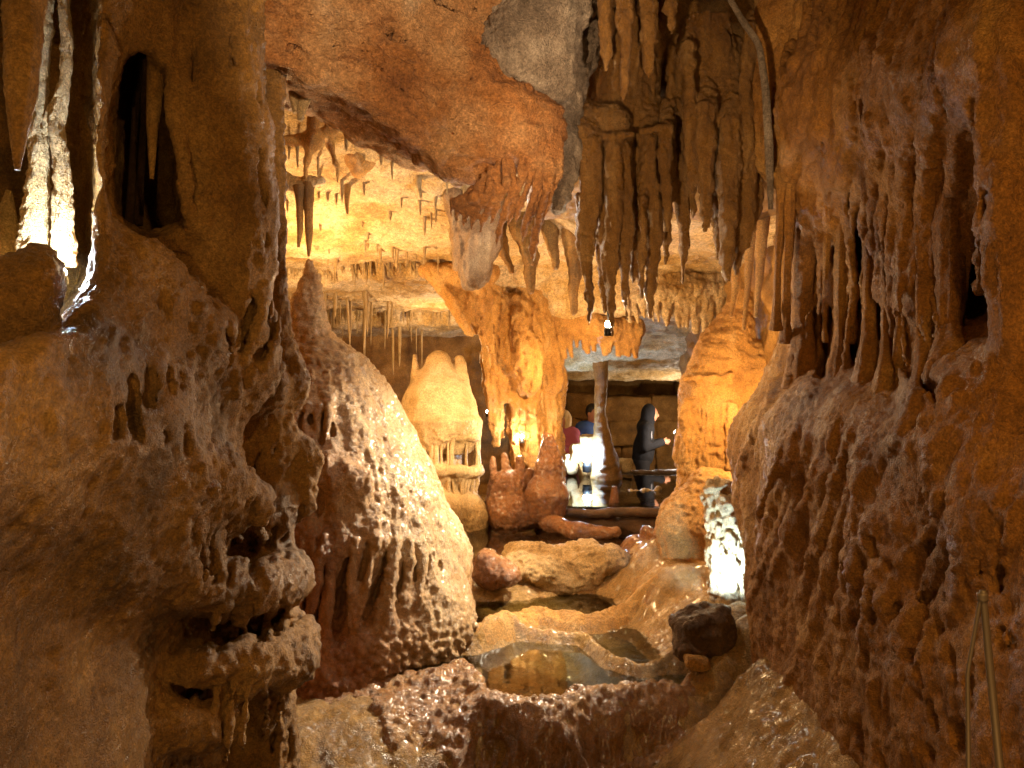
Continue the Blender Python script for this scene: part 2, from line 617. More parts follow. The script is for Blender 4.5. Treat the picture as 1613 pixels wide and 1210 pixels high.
# grooves and beads read off the wall
for g in ([(372, 90, 5), (380, 200, 6), (378, 300, 6), (392, 430, 7)], [(424, 140, 4), (421, 300, 4), (425, 500, 5)], [(352, 60, 5), (340, 140, 4)],
          [(400, 120, 4), (396, 230, 4), (402, 380, 5)], [(165, 20, 5), (195, 70, 5)], [(300, 90, 4), (293, 200, 5), (300, 300, 4)]):
    s.groove(g, .012, 2)
for g in ([(412, 400, 8), (396, 480, 9), (386, 570, 8)], [(440, 440, 8), (428, 500, 8), (416, 580, 9)], [(350, 410, 9), (372, 470, 8), (368, 540, 8)],
          [(430, 80, 9), (405, 150, 8), (398, 260, 6)], [(362, 20, 9), (360, 140, 7), (368, 260, 7)], [(395, 160, 8), (405, 240, 6)]):
    s.ridge(g, .02)
for g in ([(385, 470, 9), (374, 545, 11)], [(424, 500, 7), (404, 565, 10)], [(346, 520, 8), (352, 570, 8)], [(412, 470, 6), (404, 520, 7)],
          [(205, 597, 8), (203, 645, 10)], [(231, 590, 8), (229, 632, 9)], [(255, 587, 6), (252, 622, 7)], [(275, 587, 4), (270, 615, 5)],
          [(181, 640, 6), (182, 682, 8)], [(204, 645, 9), (210, 682, 11)], [(278, 672, 5), (278, 705, 7)], [(248, 676, 7), (250, 690, 7)],
          [(303, 838, 8), (322, 893, 10)], [(334, 848, 8), (344, 908, 9)], [(362, 855, 7), (368, 912, 8)], [(392, 860, 6), (396, 905, 7)], [(415, 850, 5), (420, 895, 6)], [(440, 840, 5), (444, 885, 5)],
          [(384, 985, 11), (378, 1025, 13)], [(404, 990, 6), (408, 1015, 8)], [(426, 975, 6), (428, 1002, 7)], [(355, 1015, 7), (350, 1030, 7)], [(450, 965, 5), (452, 990, 6)]):
    s.groove(g, .010, 3)
for i in range(9):                                                   # long beads of the big upper column
    x = 292 + i * 13 + LS.uniform(-5, 5)
    w_ = LS.uniform(5, 11)
    y0 = LS.uniform(-30, 160)
    L = LS.uniform(200, 420)
    s.ridge([(x, y0, w_), (x + LS.uniform(-8, 8), y0 + L * .3, w_), (x + LS.uniform(-8, 10), y0 + L * .65, w_ * .9), (x + LS.uniform(-4, 14), y0 + L, w_ * .6)], .015, .45)
    if i % 2:
        s.groove([(x + 7, y0 + 60, 3), (x + 9, y0 + L * .5, 4), (x + 8, y0 + L * .8, 3)], .012, 2)
for i in range(60):                                                  # warts and crusts
    x, y = LS.uniform(120, 450), LS.uniform(-10, 560)
    r = LS.uniform(4, 11)
    s.ridge([(x, y, r), (x + LS.uniform(-5, 5), y + LS.uniform(6, 40), r * .7)], .025, LS.uniform(-.3, .2))
for i in range(9):                                                   # curtain under the first ledge
    t = i / 8
    x0, y0, x1, y1 = 392 + 84 * t, 668 - 8 * t, 352 + 76 * t, 790 + 14 * math.sin(i * 2.1)
    if i % 2:
        s.groove([(x0, y0 + 12, 3), ((x0 + x1) / 2 + 2, (y0 + y1) / 2, 5), (x1, y1, 5)], .010, 3)
    else:
        s.ridge([(x0, y0, 8), ((x0 + x1) / 2, (y0 + y1) / 2, 7), (x1, y1 - 6, 5)], .015, .5)
for (yt, yb, xa, xb, n) in ((1085, 1230, 352, 480, 12), (950, 1000, 350, 470, 8), (800, 868, 285, 465, 12)):
    for i in range(n):
        t = (i + LS.uniform(-.2, .2)) / (n - 1)
        x = xa + (xb - xa) * t
        L = LS.uniform(.6, 1)
        f = s.groove if i % 2 else s.ridge
        f([(x, yt, 4), (x - 5, yt + (yb - yt) * .5, 5), (x - 9, yt + (yb - yt) * L, 4)], .010, 2 if i % 2 else .4)
for i in range(70):                                                  # knobs between the tiers
    x, y = LS.uniform(285, 470), LS.uniform(450, 620)
    if LS.random() < .55:
        x, y = LS.choice(((LS.uniform(235, 470), LS.uniform(880, 965)), (LS.uniform(270, 480), LS.uniform(1010, 1100)), (LS.uniform(255, 400), LS.uniform(725, 800)), (LS.uniform(240, 400), LS.uniform(1120, 1200))))
    r = LS.uniform(4, 10)
    s.ridge([(x, y, r), (x + LS.uniform(-5, 5), y + LS.uniform(4, 18), r * .7)], .012, LS.uniform(-.1, .4))
knob = lambda v, n: sstep(1.9, 2.4, v[:, 1]) * sstep(1.55, 1.15, v[:, 2]) * .9 + .1
patch = lambda v, n: sstep(-.25, .35, noise(v * 2.1 + 5))
wall_left = build(s, 'cave_wall_left', M_BROWN, warp=[((2.2, 2.2, 1.2), .045), (8, .010)],
                  disp=[('n', (8, 8, 2.2), .022), ('w', 26, .018, knob), ('w', 45, .010, patch), ('n', 26, .012), ('n', 64, .007)])
tag(wall_left, kind='structure')

# ---- right wall of the passage
s = Solid(.0105, (.5, .95, -.85), (2.3, 4.4, 2.95))
s.box((1.72, 2.35, .1), (.62, 1.4, .98), .2, .05)
s.box((1.85, 2.2, 2.55), (.66, 1.35, .85), .2, .05)
s.box((1.95, 2.2, 1.5), (.66, 1.45, .9), .12, .12)
s.chain([(1280, 585, 3.65, 60), (1228, 700, 3.75, 58), (1232, 790, 3.75, 52), (1245, 960, 3.55, 58)], .15)
s.chain([(1300, 650, 3.2, 60), (1420, 660, 2.7, 60)], .2)
s.chain([(1222, 40, 3.45, 50), (1226, 250, 3.4, 34)], .1)
s.chain([(1300, 150, 3.0, 60), (1440, 150, 2.5, 60), (1600, 120, 1.95, 60)], .2)
s.chain([(1420, 220, 2.62, 40), (1440, 460, 2.62, 26)], .1)
s.chain([(1475, 220, 2.45, 44), (1482, 520, 2.45, 28)], .1)
s.chain([(1598, 60, 1.85, 50), (1592, 330, 1.85, 34), (1590, 560, 1.85, 40)], .1)
s.chain([(1480, 570, 2.3, 45), (1540, 660, 2.05, 100), (1590, 780, 1.85, 85)], .12)
for x in (1230, 1340, 1450):
    s.chain([(x, 282, 3.28 - (x - 1230) * .0032, 10), (x + 60, 262, 3.12 - (x - 1230) * .0032, 10)], .06)
s.freeze()
RSS = random.Random(31)
# shadowed slots between the columns
for g, deep in (([(1296, 440, 9), (1302, 500, 13), (1297, 590, 12)], 6), ([(1348, 300, 10), (1352, 420, 16), (1346, 560, 14)], 6), ([(1432, 495, 10), (1440, 560, 15), (1450, 615, 13)], 6),
                ([(1540, 340, 24), (1538, 420, 30), (1540, 490, 26)], 6), ([(1526, 300, 6), (1520, 350, 9)], 3), ([(1388, 430, 6), (1382, 500, 9), (1385, 570, 9)], 5),
                ([(1253, 300, 3), (1250, 480, 4)], 3), ([(1316, 290, 4), (1312, 420, 6)], 4), ([(1472, 330, 5), (1468, 420, 7), (1474, 500, 7)], 4), ([(1408, 320, 4), (1412, 480, 6), (1418, 580, 6)], 4),
                ([(1370, 272, 6), (1368, 305, 7)], 3), ([(1250, 165, 5), (1262, 215, 6)], 3), ([(1280, 160, 4), (1286, 195, 5)], 2), ([(1545, 180, 5), (1550, 215, 6)], 3), ([(1600, 120, 6), (1602, 140, 6)], 2)):
    s.groove(g, .012, deep)
for i in range(26):                                                  # fluting of the curtain
    x = 1235 + i * 14 + RSS.uniform(-5, 5)
    y0, y1 = RSS.uniform(265, 330), RSS.uniform(430, 590)
    m = (x + RSS.uniform(-8, 4), (y0 + y1) / 2)
    s.ridge([(x, y0, RSS.uniform(6, 10)), (*m, RSS.uniform(4, 8)), (x - 8, y1, RSS.uniform(4, 9))], .015, .2)
for i in range(34):                                                  # long folds of the upper wall
    x = 1222 + i * 12 + RSS.uniform(-6, 6)
    y0 = RSS.uniform(-30, 90)
    L = RSS.uniform(120, 300)
    w_ = RSS.uniform(3.5, 8)
    s.ridge([(x, y0, w_), (x + RSS.uniform(-6, 10), y0 + L * .35, w_), (x + RSS.uniform(-8, 14), y0 + L * .7, w_ * .9), (x + RSS.uniform(-8, 14), y0 + L, 3)], .02, .1)
    if i % 3 == 0:
        s.groove([(x + 8, y0 + L * .4, 3), (x + 10, y0 + L * .8, 5)], .015, 2)
for x, y in ((1228, 288), (1243, 280), (1270, 272), (1306, 262), (1328, 262), (1374, 275), (1400, 300), (1424, 300), (1462, 300), (1502, 300)):
    for q in range(2):                                               # folds that feed the columns from the roof
        w_ = RSS.uniform(6, 13)
        s.ridge([(x + 60 + q * 14, y - 300, w_ * .7), (x + 34 + q * 14, y - 190, w_), (x + 14 + q * 9, y - 80, w_ * 1.1), (x + q * 5, y + 25, w_)], .02, .35)
for i in range(36):                                                  # runs down the slope
    x = RSS.uniform(1180, 1600)
    y0 = RSS.uniform(590, 820)
    L = RSS.uniform(120, 330)
    w_ = RSS.uniform(4, 8)
    s.ridge([(x, y0, w_), (x - L * .1, y0 + L * .3, w_), (x - L * .24, y0 + L * .65, w_ * .8), (x - L * .36, y0 + L, 3)], .04, -.25)
for i in range(11):                                                  # teeth under the swelling
    x = 1436 + i * 15 + RSS.uniform(-4, 4)
    y0 = 755 + i * 5
    L = RSS.uniform(60, 125)
    s.ridge([(x, y0, 10), (x + 2, y0 + L * .55, 8), (x + 3, y0 + L, 4)], .015, .6)
    if i % 2:
        s.groove([(x + 8, y0 + 70, 5), (x + 9, y0 + 115, 8)], .01, 3)
for i in range(34):                                                  # holes low on the wall
    x, y = RSS.uniform(1330, 1600), RSS.uniform(830, 1200)
    r = RSS.uniform(4, 15) * (1 if RSS.random() < .4 else .6)
    s.groove([(x, y, r), (x + RSS.uniform(-8, 8), y + RSS.uniform(0, 30), r * .8)], .02, RSS.choice((1, 2, 3)))
for i in range(22):
    x, y = RSS.uniform(1350, 1610), RSS.uniform(600, 1180)
    r = RSS.uniform(5, 13)
    s.ridge([(x, y, r), (x + RSS.uniform(-4, 4), y + RSS.uniform(5, 40), r * .6)], .02, RSS.uniform(-.3, .4))
WALL_R = s
pit = lambda v, n: sstep(3.3, 2.4, v[:, 1]) * sstep(1.0, .4, v[:, 2])
low = lambda v, n: sstep(1.15, .9, v[:, 2])
wall_right = build(s, 'cave_wall_right', M_ORANGE, warp=[((2.2, 2.2, 1.4), .05), (8, .010)],
                   disp=[('n', (9, 9, 2.2), .02), ('w', 52, .007, lambda v, n: low(v, n) * patch(v, n)), ('n', (14, 8, 5), .016, low), ('w', 15, .022, lambda v, n: pit(v, n) * patch(v * 1.7, n)), ('n', 26, .013), ('n', 64, .008)])
tag(wall_right, kind='structure')


# ---- chamber roof: limestone beds stepping down towards the back
def grid_mesh(name, f, x0, x1, y0, y1, h, mat, kind, flip=False):
    nx, ny = int((x1 - x0) / h) + 1, int((y1 - y0) / h) + 1
    X, Y = np.meshgrid(np.linspace(x0, x1, nx), np.linspace(y0, y1, ny), indexing='ij')
    X, Y = X.ravel().astype(np.float32), Y.ravel().astype(np.float32)
    v = f(X, Y)
    i = (np.arange(nx - 1)[:, None] * ny + np.arange(ny - 1)[None, :]).ravel()
    q = np.stack([i, i + ny, i + ny + 1, i + 1], 1)
    if flip:
        q = q[:, ::-1]
    o = link_mesh(name, v, q, mat)
    tag(o, kind=kind)
    return o


def bed_edges(X):
    z0 = np.zeros_like(X)
    w1 = fbm(np.stack([X * 1.3, z0, z0], 1), 4)
    w2 = fbm(np.stack([X * 1.3, z0 + 9, z0], 1), 4)
    w3 = fbm(np.stack([X * 1.3, z0 + 19, z0], 1), 4)
    return 7.0 + .45 * w1, 9.2 + .5 * w2, 11.2 + .4 * w3


def roof_z(X, Y):
    p = np.stack([X, Y, np.zeros_like(X)], 1)
    e1, e2, e3 = bed_edges(X)
    left = 2.16 - .14 * sstep(-.06, .06, Y - e1) - .17 * sstep(-.06, .06, Y - e2) - .2 * sstep(-.06, .06, Y - e3) - .03 * np.clip(Y - 7, 0, 9)
    right = 2.14 - .42 * sstep(-.1, .1, Y - e1 - .2) - .42 * sstep(7.4, 9.4, Y) - .12 * sstep(10.4, 10.8, Y)
    k = sstep(.1, .5, X + .15 * noise(p * .8))
    z = left * (1 - k) + right * k + .62 * np.clip((6.3 - Y) / 1.8, 0, 1.6) ** 1.5 * (1 - k) + 1.3 * sstep(4.75, 4.35, Y) * k
    z = z + .09 * fbm(p * 1.1, 3) + .05 * (np.abs(fbm(p * np.array([2.2, 4.5, 1], np.float32), 3)) - .2) + .045 * fbm(p * 5, 3) + .03 * np.abs(fbm(p * np.array([6, 12, 1], np.float32), 2)) + .016 * fbm(p * 18, 2)
    return z


grid_mesh('cave_ceiling', lambda X, Y: np.stack([X, Y, roof_z(X, Y)], 1), -3.4, 3.2, 3.4, 14, .022, M_ROOF, 'structure', True)


# ---- travertine floor in terraces
RIMS = [(-.34, [(480, 1110), (560, 1095), (650, 1062), (694, 1058), (730, 1040), (760, 1074), (785, 1098), (862, 1107), (902, 1086), (950, 1082), (1070, 1080), (1130, 1060), (1300, 1060)]),
        (-.33, [(480, 1020), (745, 1012), (800, 990), (925, 1000), (968, 1036), (1010, 1046), (1055, 1038), (1200, 1030)]),
        (-.28, [(480, 985), (760, 985), (840, 956), (900, 966), (935, 968), (960, 960), (1000, 954), (1060, 958), (1200, 955)]),
        (-.25, [(480, 925), (800, 925), (900, 912), (1000, 918), (1100, 912), (1200, 910)])]


def rim_plan(k):
    z, pts = RIMS[k]
    out = []
    for px, py in pts:
        d = (1.1 - z) * F / (py - 605)
        out.append(((px - 806.5) / F * d, d))
    return np.array(sorted(out))


RP = [rim_plan(k) for k in range(4)]


def rim_s(k, X, Y):
    """distance behind a rim"""
    xx = np.linspace(-3, 3, 1200)
    yy = np.interp(xx, RP[k][:, 0], RP[k][:, 1])
    ker = np.hanning(17)
    yy = np.convolve(np.pad(yy, 8, mode='edge'), ker / ker.sum(), 'valid')
    q = np.stack([X, X * 0 + 5 * k, X * 0], 1)
    X = X + .03 * fbm(q * 4 + 7, 2)
    raw = Y - np.interp(X, xx, yy) - .04 * fbm(q * 3.1, 3)
    best = np.full(X.shape, 9., np.float32)
    for (ax, ay), (bx, by) in zip(RP[k][:-1], RP[k][1:]):
        dx, dy = bx - ax, by - ay
        t = np.clip(((X - ax) * dx + (Y - ay) * dy) / (dx * dx + dy * dy + 1e-9), 0, 1)
        best = np.minimum(best, np.hypot(X - ax - t * dx, Y - ay - t * dy))
    return np.sign(raw) * np.minimum(best, np.abs(raw))


def floor_z(X, Y):
    p = np.stack([X, Y, np.zeros_like(X)], 1)
    s1, s2, s3, s4 = (rim_s(k, X, Y) for k in range(4))
    wob = .03 * noise(p * 5)
    wd = .20 + .3 * sstep(-.1, -.4, X)
    z = -.62 + .28 * (1 - (1 - np.clip((s1 + wd + wob) / wd, 0, 1)) ** 2.4) - .10 * sstep(0, .05, s1)
    z = z + .11 * sstep(-.16, 0, s2) - .06 * sstep(0, .05, s2)
    z = z + .11 * sstep(-.2, 0, s3) - .05 * sstep(.0, .05, s3)
    z = z + .08 * sstep(-.2, 0, s4)
    z = z - .14 * sstep(5.7, 5.95, Y + wob * 3) + .12 * sstep(6.75, 7.0, Y) - .6 * sstep(9.6, 9.9, Y)
    z = z + .28 * sstep(.8, 1.25, X + .16 * (Y - 3.6) + wob) * sstep(6.2, 5.2, Y) + (.36 + .05 * np.abs(fbm(p * 12, 3))) * sstep(.5, 1.02, X + wob) * sstep(3.68, 3.35, Y) + .34 * sstep(-.25, -.75, X + wob) * sstep(3.95, 4.4, Y) * sstep(5.9, 5.2, Y)
    z = z + .022 * fbm(p * 2.6, 3) + .022 * fbm(p * 9, 3) + .016 * fbm(p * 26, 3)
    return z


grid_mesh('cave_floor', lambda X, Y: np.stack([X, Y, floor_z(X, Y)], 1), -2.4, 2.4, 2.2, 10.4, .014, M_FLOOR, 'structure')
grid_mesh('sunken_path', lambda X, Y: np.stack([X, Y, np.full_like(X, -.92) + .02 * fbm(np.stack([X, Y, X * 0], 1) * 3, 3)], 1), -3.4, 3.4, 9.8, 14, .05, M_DARK, 'structure')

# ---- back and side walls of the chamber
s = Solid(.035)
s.box((0, 14.2, 0.6), (3.6, .5, 2), .1)
s.box((-3.6, 9, .6), (.6, 6, 2), .1)
s.box((2.6, 6.2, .6), (.7, 2.6, 2), .1, .1)
s.box((3.5, 11, .6), (.7, 4, 2), .1, .1)
s.box((-1.9, 10.8, .4), (1.9, .5, 1.6), .2, .1)
back = build(s, 'chamber_wall', M_BROWN, warp=[(1.2, .18)], disp=[('n', 4, .1), ('n', 14, .03)])
tag(back, kind='structure')

# ---- overhead slab
s = Solid(.013, (-1.9, 1.7, 1.4), (.9, 4.4, 3.4))
A, B = at(425, 88, 2.75), at(770, 285, 3.3)
u = (B - A) / np.linalg.norm(B - A)
v0 = np.array([.3, -.13, .93])
nn = np.cross(u, v0)
nn /= np.linalg.norm(nn)
if nn[1] > 0:
    nn = -nn
vv = np.cross(nn, u)
if vv[2] < 0:
    vv = -vv
L = np.linalg.norm(B - A)
cc = (A + B) / 2 + vv * .8 - nn * .3
s.box(cc - u * .25 - nn * .12, (L / 2 + .3, .8, .42), .07, .05, M=[u, vv, nn])
s.chain([(790, 170, 3.25, 50), (830, 200, 3.28, 38), (860, 190, 3.3, 30)], .18)
s.freeze()
RC = random.Random(12)
for i in range(44):                                                  # creases along the bedding
    x, y = RC.uniform(420, 820), RC.uniform(-20, 230)
    L = RC.uniform(50, 190)
    w_ = RC.uniform(1.6, 3.6)
    f = s.groove if i % 3 else s.ridge
    f([(x, y, w_), (x + L * .4, y + L * .2 + RC.uniform(-6, 6), w_ * 1.3), (x + L, y + L * .55, w_ * .7)], .008, 1 if i % 3 else .2)
slab = build(s, 'ceiling_slab', M_SLAB, warp=[(1.6, .06), (5, .02)],
             disp=[('n', 3, .05), ('n', (5, 5, 9), .04), ('r', (5, 5, 16), .022), ('n', 22, .012), ('n', 60, .006)])
tag(slab, kind='structure')
s = Solid(.008)
s.chain([(858, 200, 3.36, 20), (815, 245, 3.36, 16), (765, 290, 3.36, 12)], .06)
s.chain([(868, 250, 3.42, 12), (840, 320, 3.42, 8)], .05)
RS = random.Random(8)
for i in range(13):
    t = (i + .5) / 13
    a = along([(885, 170, 3.24), (858, 188, 3.2), (812, 222, 3.2), (770, 262, 3.22), (742, 300, 3.28)], t)
    b = along([(850, 430, 3.36), (825, 405, 3.34), (782, 385, 3.33), (735, 372, 3.32), (698, 352, 3.32)], t)
    k = RS.uniform(.72, 1)
    b = [a[j] + (b[j] - a[j]) * k for j in range(3)]
    m = [(a[j] + b[j]) / 2 for j in range(3)]
    s.chain([(*a, 5), (m[0] + 10, m[1] - 4, m[2] - .05 - .03 * (i % 2), 7), (b[0] + 5, b[1] - 22, b[2] - .03, 5), (*b, 1.6)], .014)
tag(build(s, 'folded_drapery', M_SLAB, warp=[(4, .025)], disp=[('n', 16, .014), ('n', 40, .008), ('n', 90, .004)]),
    'thin parallel folds of tan drapery below the end of the slab', 'drapery')
s = Solid(.013)
s.chain([(850, -40, 3.3, 110), (830, 60, 3.25, 75), (850, 120, 3.25, 45)], .1)
s.chain([(925, -60, 3.5, 60), (920, 60, 3.5, 30), (885, 250, 3.5, 22), (868, 330, 3.5, 14)], .05)
bo = build(s, 'hanging_boulder', M_GREY, warp=[(3, .06)], disp=[('n', 9, .04), ('b', 20, .03), ('n', 32, .016), ('n', 80, .007)])
tag(bo, 'pitted grey brown rock bulging from the roof beside the orange slab', 'rock')

# ---- roof above the big draperies and above everything out of the frame
s = Solid(.03)
s.box((0, 3.9, 3.9), (2.4, .9, .75), .1)
s.box((.9, 4.25, 2.85), (.85, .35, .75), .1)
s.box((0, 1.4, 3.5), (2.4, 2.2, .5), .1)
s.box((-2.6, 4.5, 1.2), (.6, 1.2, 2.6), .1)
s.box((2.6, 4.8, 1.0), (.6, 1.2, 2.6), .1)
top = build(s, 'passage_ceiling', M_BROWN, warp=[(1.5, .1)], disp=[('n', 5, .06), ('n', 16, .02)])
tag(top, kind='structure')


# ---- water
def water_mat():
    m = bpy.data.materials.new('still_water')
    m.use_nodes = True
    N, K = m.node_tree.nodes, m.node_tree.links
    N.remove(N['Principled BSDF'])
    out = N['Material Output']
    tr = N.new('ShaderNodeBsdfTransparent')
    tr.inputs[0].default_value = (.66, .64, .48, 1)
    gl = N.new('ShaderNodeBsdfGlossy')
    gl.inputs['Roughness'].default_value = .02
    fr = N.new('ShaderNodeFresnel')
    fr.inputs['IOR'].default_value = 1.9
    bp = N.new('ShaderNodeBump')
    bp.inputs['Strength'].default_value = .06
    bp.inputs['Distance'].default_value = .01
    t = N.new('ShaderNodeTexNoise')
    t.inputs['Scale'].default_value = 14
    K.new(t.outputs['Fac'], bp.inputs['Height'])
    K.new(bp.outputs['Normal'], gl.inputs['Normal'])
    K.new(bp.outputs['Normal'], fr.inputs['Normal'])
    mx = N.new('ShaderNodeMixShader')
    K.new(fr.outputs[0], mx.inputs[0])
    K.new(tr.outputs[0], mx.inputs[1])
    K.new(gl.outputs[0], mx.inputs[2])
    K.new(mx.outputs[0], out.inputs['Surface'])
    return m


M_WATER = water_mat()


def pool(z, x0, x1, y0, y1):
    v = np.array([[x0, y0, z], [x1, y0, z], [x1, y1, z], [x0, y1, z]], np.float32)
    tag(link_mesh('pool_water', v, np.array([[0, 1, 2, 3]]), M_WATER), kind='structure')


pool(-.605, -1.6, 1.2, 2.3, 3.9)
pool(-.17, -1.4, 1.0, 5.72, 6.9)
pool(0.0, .1, 2.0, 6.95, 9.7)


def rim_pool(z, a, b, x0, x1):
    """a sheet of water between two rims"""
    xs = np.linspace(x0, x1, 60)
    ya = np.interp(xs, RP[a][:, 0], RP[a][:, 1]) + .01
    yb = np.interp(xs, RP[b][:, 0], RP[b][:, 1]) - .02
    v = np.concatenate([np.stack([xs, ya, xs * 0 + z], 1), np.stack([xs, yb, xs * 0 + z], 1)])
    i = np.arange(59)
    tag(link_mesh('pool_water', v, np.stack([i, i + 1, i + 61, i + 60], 1), M_WATER), kind='structure')


rim_pool(-.375, 0, 1, -.6, 1.1)
rim_pool(-.358, 1, 2, -.3, 1.1)
rim_pool(-.308, 2, 3, -.3, 1.1)

# ================================================================== FORMATIONS
# ---- big flowstone mound
s = Solid(.0115)
s.chain([(487, 412, 4.8, 5), (486, 440, 4.8, 15), (485, 480, 4.8, 25), (486, 530, 4.8, 31), (490, 575, 4.8, 38)], .03)
for y, r in ((455, 20), (478, 26), (500, 28), (520, 32), (545, 34)):
    s.ball(at(486 + random.uniform(-2, 2), y, 4.8), (r * 4.8 / F, r * 4.8 / F, .022), .03)
s.chain([(497, 590, 4.8, 58), (505, 640, 4.78, 96), (512, 700, 4.75, 132), (520, 800, 4.7, 172), (526, 900, 4.7, 204), (528, 1100, 4.75, 205)], .08)
s.chain([(530, 575, 4.9, 14), (575, 640, 4.88, 28), (620, 720, 4.85, 40)], .06)
s.chain([(470, 640, 4.45, 40), (540, 645, 4.45, 26)], .08)
s.chain([(460, 760, 4.15, 40), (560, 765, 4.1, 24)], .1)
s.freeze()
MR = random.Random(17)
for g, deep in (([(520, 862, 4), (505, 920, 7), (497, 985, 8)], 3), ([(549, 868, 4), (538, 930, 9), (530, 1000, 15), (531, 1085, 15)], 4), ([(604, 868, 4), (590, 930, 8), (572, 985, 13)], 4),
                ([(630, 880, 3), (625, 930, 5), (632, 985, 6)], 3), ([(648, 866, 3), (643, 945, 4)], 2), ([(668, 870, 3), (660, 945, 4)], 2), ([(688, 880, 2.5), (682, 930, 3)], 2), ([(575, 858, 3), (566, 910, 5)], 2),
                ([(484, 880, 4), (478, 960, 7)], 3), ([(478, 655, 4), (472, 695, 5)], 2), ([(494, 655, 4), (490, 700, 5)], 2), ([(510, 655, 3), (507, 700, 5)], 2), ([(526, 652, 3), (524, 690, 4)], 2),
                ([(470, 780, 4), (466, 820, 5)], 2), ([(500, 778, 3), (496, 815, 4)], 2)):
    s.groove(g, .012, deep)
for g in ([(512, 850, 7), (500, 920, 8), (484, 985, 6)], [(535, 845, 7), (526, 920, 8), (513, 1000, 6), (512, 1060, 8)], [(560, 850, 7), (552, 930, 8), (548, 985, 4)], [(590, 850, 7), (578, 920, 7), (562, 985, 4)],
          [(618, 850, 7), (610, 920, 9), (606, 980, 10), (600, 1040, 12)], [(640, 850, 6), (634, 930, 6), (640, 990, 6)], [(658, 850, 6), (652, 940, 6)], [(678, 860, 5), (672, 940, 5)], [(470, 850, 7), (468, 930, 7), (470, 985, 5)],
          [(486, 640, 6), (482, 695, 4)], [(502, 640, 6), (499, 700, 4)], [(518, 640, 6), (516, 695, 4)], [(470, 640, 6), (464, 690, 4)]):
    s.ridge(g, .014, .35)
for i in range(26):                                                  # drip runs and blisters on the wet flank
    y = MR.uniform(580, 880)
    x = MR.uniform(470, 510 + (y - 560) * .62)
    L = MR.uniform(8, 46)
    s.ridge([(x, y, MR.uniform(3, 7)), (x + L * .12, y + L, MR.uniform(2, 5))], .016, MR.uniform(-.3, .3))
s.chain([(530, 1090, 4.2, 120), (640, 1000, 4.4, 110)], .1)
pop = lambda v, n: sstep(-.12, -.3, v[:, 2] + .05 * noise(v * 3))
tip = lambda v, n: sstep(.9, 1.3, v[:, 2])
mo = build(s, 'flowstone_mound', M_MOUND, warp=[(1.6, .04), (7, .012)],
           disp=[('n', (7, 7, 3), .03), ('n', (5, 5, 30), .022, tip), ('w', 25, .05, pop), ('w', 19, .016, lambda v, n: patch(v, n) * .9 + .1), ('n', (22, 22, 10), .014), ('n', 50, .010), ('n', 100, .005)])
tag(mo, 'tall wet reddish flowstone mound ending in a pointed stalagmite tip', 'flowstone mound')

# ---- pagoda shaped stalagmite in the pool
pg = empty('tiered_stalagmite', at(692, 820, 7.0))
tag(pg, 'cream bell shaped stalagmite with rows of little columns standing in the pool', 'stalagmite')


def child(o, par):
    o.parent = par
    o.matrix_parent_inverse.identity()
    o.location = [-c for c in par.location]
    return o


def ring_pts(cx, cy, d, R, a0, a1, n, dy=0):
    out = []
    for i in range(n):
        a = math.radians(a0 + (a1 - a0) * i / (n - 1))
        out.append((cx + R * math.cos(a), cy - dy * math.cos(a), d - R / F * d * math.sin(a)))
    return out


s = Solid(.011)
s.chain([(690, 572, 7, 20), (691, 640, 7, 58), (693, 672, 7, 64)], .05)
s.chain([(722, 565, 7.05, 8), (726, 610, 7, 14)], .03)
s.chain([(654, 562, 7, 3), (656, 600, 7, 9)], .02)
s.ball(at(690, 725, 7.0), (.29, .29, .28), .03, True)
s.freeze()
for x, y0, y1, r in ((636, 655, 735, 6), (650, 652, 738, 8), (668, 655, 738, 8), (684, 668, 736, 5)):
    s.groove([(x, y0, r * .6), (x + 1, (y0 + y1) / 2, r), (x + 3, y1, r)], .012, 4)
for i, (x, y, d) in enumerate(ring_pts(692, 676, 7, 62, -10, 190, 26)):
    s.chain([(x, y - 12, d, 6), (x, y + random.uniform(4, 16), d, 2.5)], .03)
child(build(s, 'cap', M_CREAM, warp=[(4, .02)], disp=[('n', 9, .015), ('n', 30, .008), ('n', 70, .004)]), pg)
s = Solid(.011)
s.chain([(690, 640, 7.05, 36), (690, 780, 7.05, 38)], .05)
for y, R, r in ((690, 55, 6), (742, 58, 8), (752, 48, 10)):
    s.chain([(a, b, c, r * random.uniform(.8, 1.2)) for a, b, c in ring_pts(694, y, 7, R, -20, 200, 24)], .04)
s.chain([(690, 800, 7, 66), (700, 830, 7, 75)], .08)
s.chain([(740, 805, 6.85, 24), (690, 805, 6.6, 26)], .08)
child(build(s, 'core', M_CREAM, warp=[(4, .02)], disp=[('n', 9, .016), ('n', 30, .01), ('n', 70, .004)]), pg)
for y0, y1, R, n in ((672, 740, 58, 22), (748, 800, 56, 24)):
    for i, (x, y, d) in enumerate(ring_pts(694, 0, 7, R, -5, 185, n)):
        if random.random() < .12:
            continue
        x += random.uniform(-2, 2)
        ym = y0 + (y1 - y0) * random.uniform(.4, .65)
        x2 = x + random.uniform(-4, 4)
        cw = random.uniform(.5, 1.5)
        child(tube([(x, y0 - 6, d, 6), (x, y0 + 10, d, 4 * cw), (x2, ym, d, 2.6 * cw), (x2, y1 - 10, d, 3.6 * cw), (x2, y1 + 4, d, 6)], M_CREAM, 'column', seg=8, step=.02, lump=.35), pg)

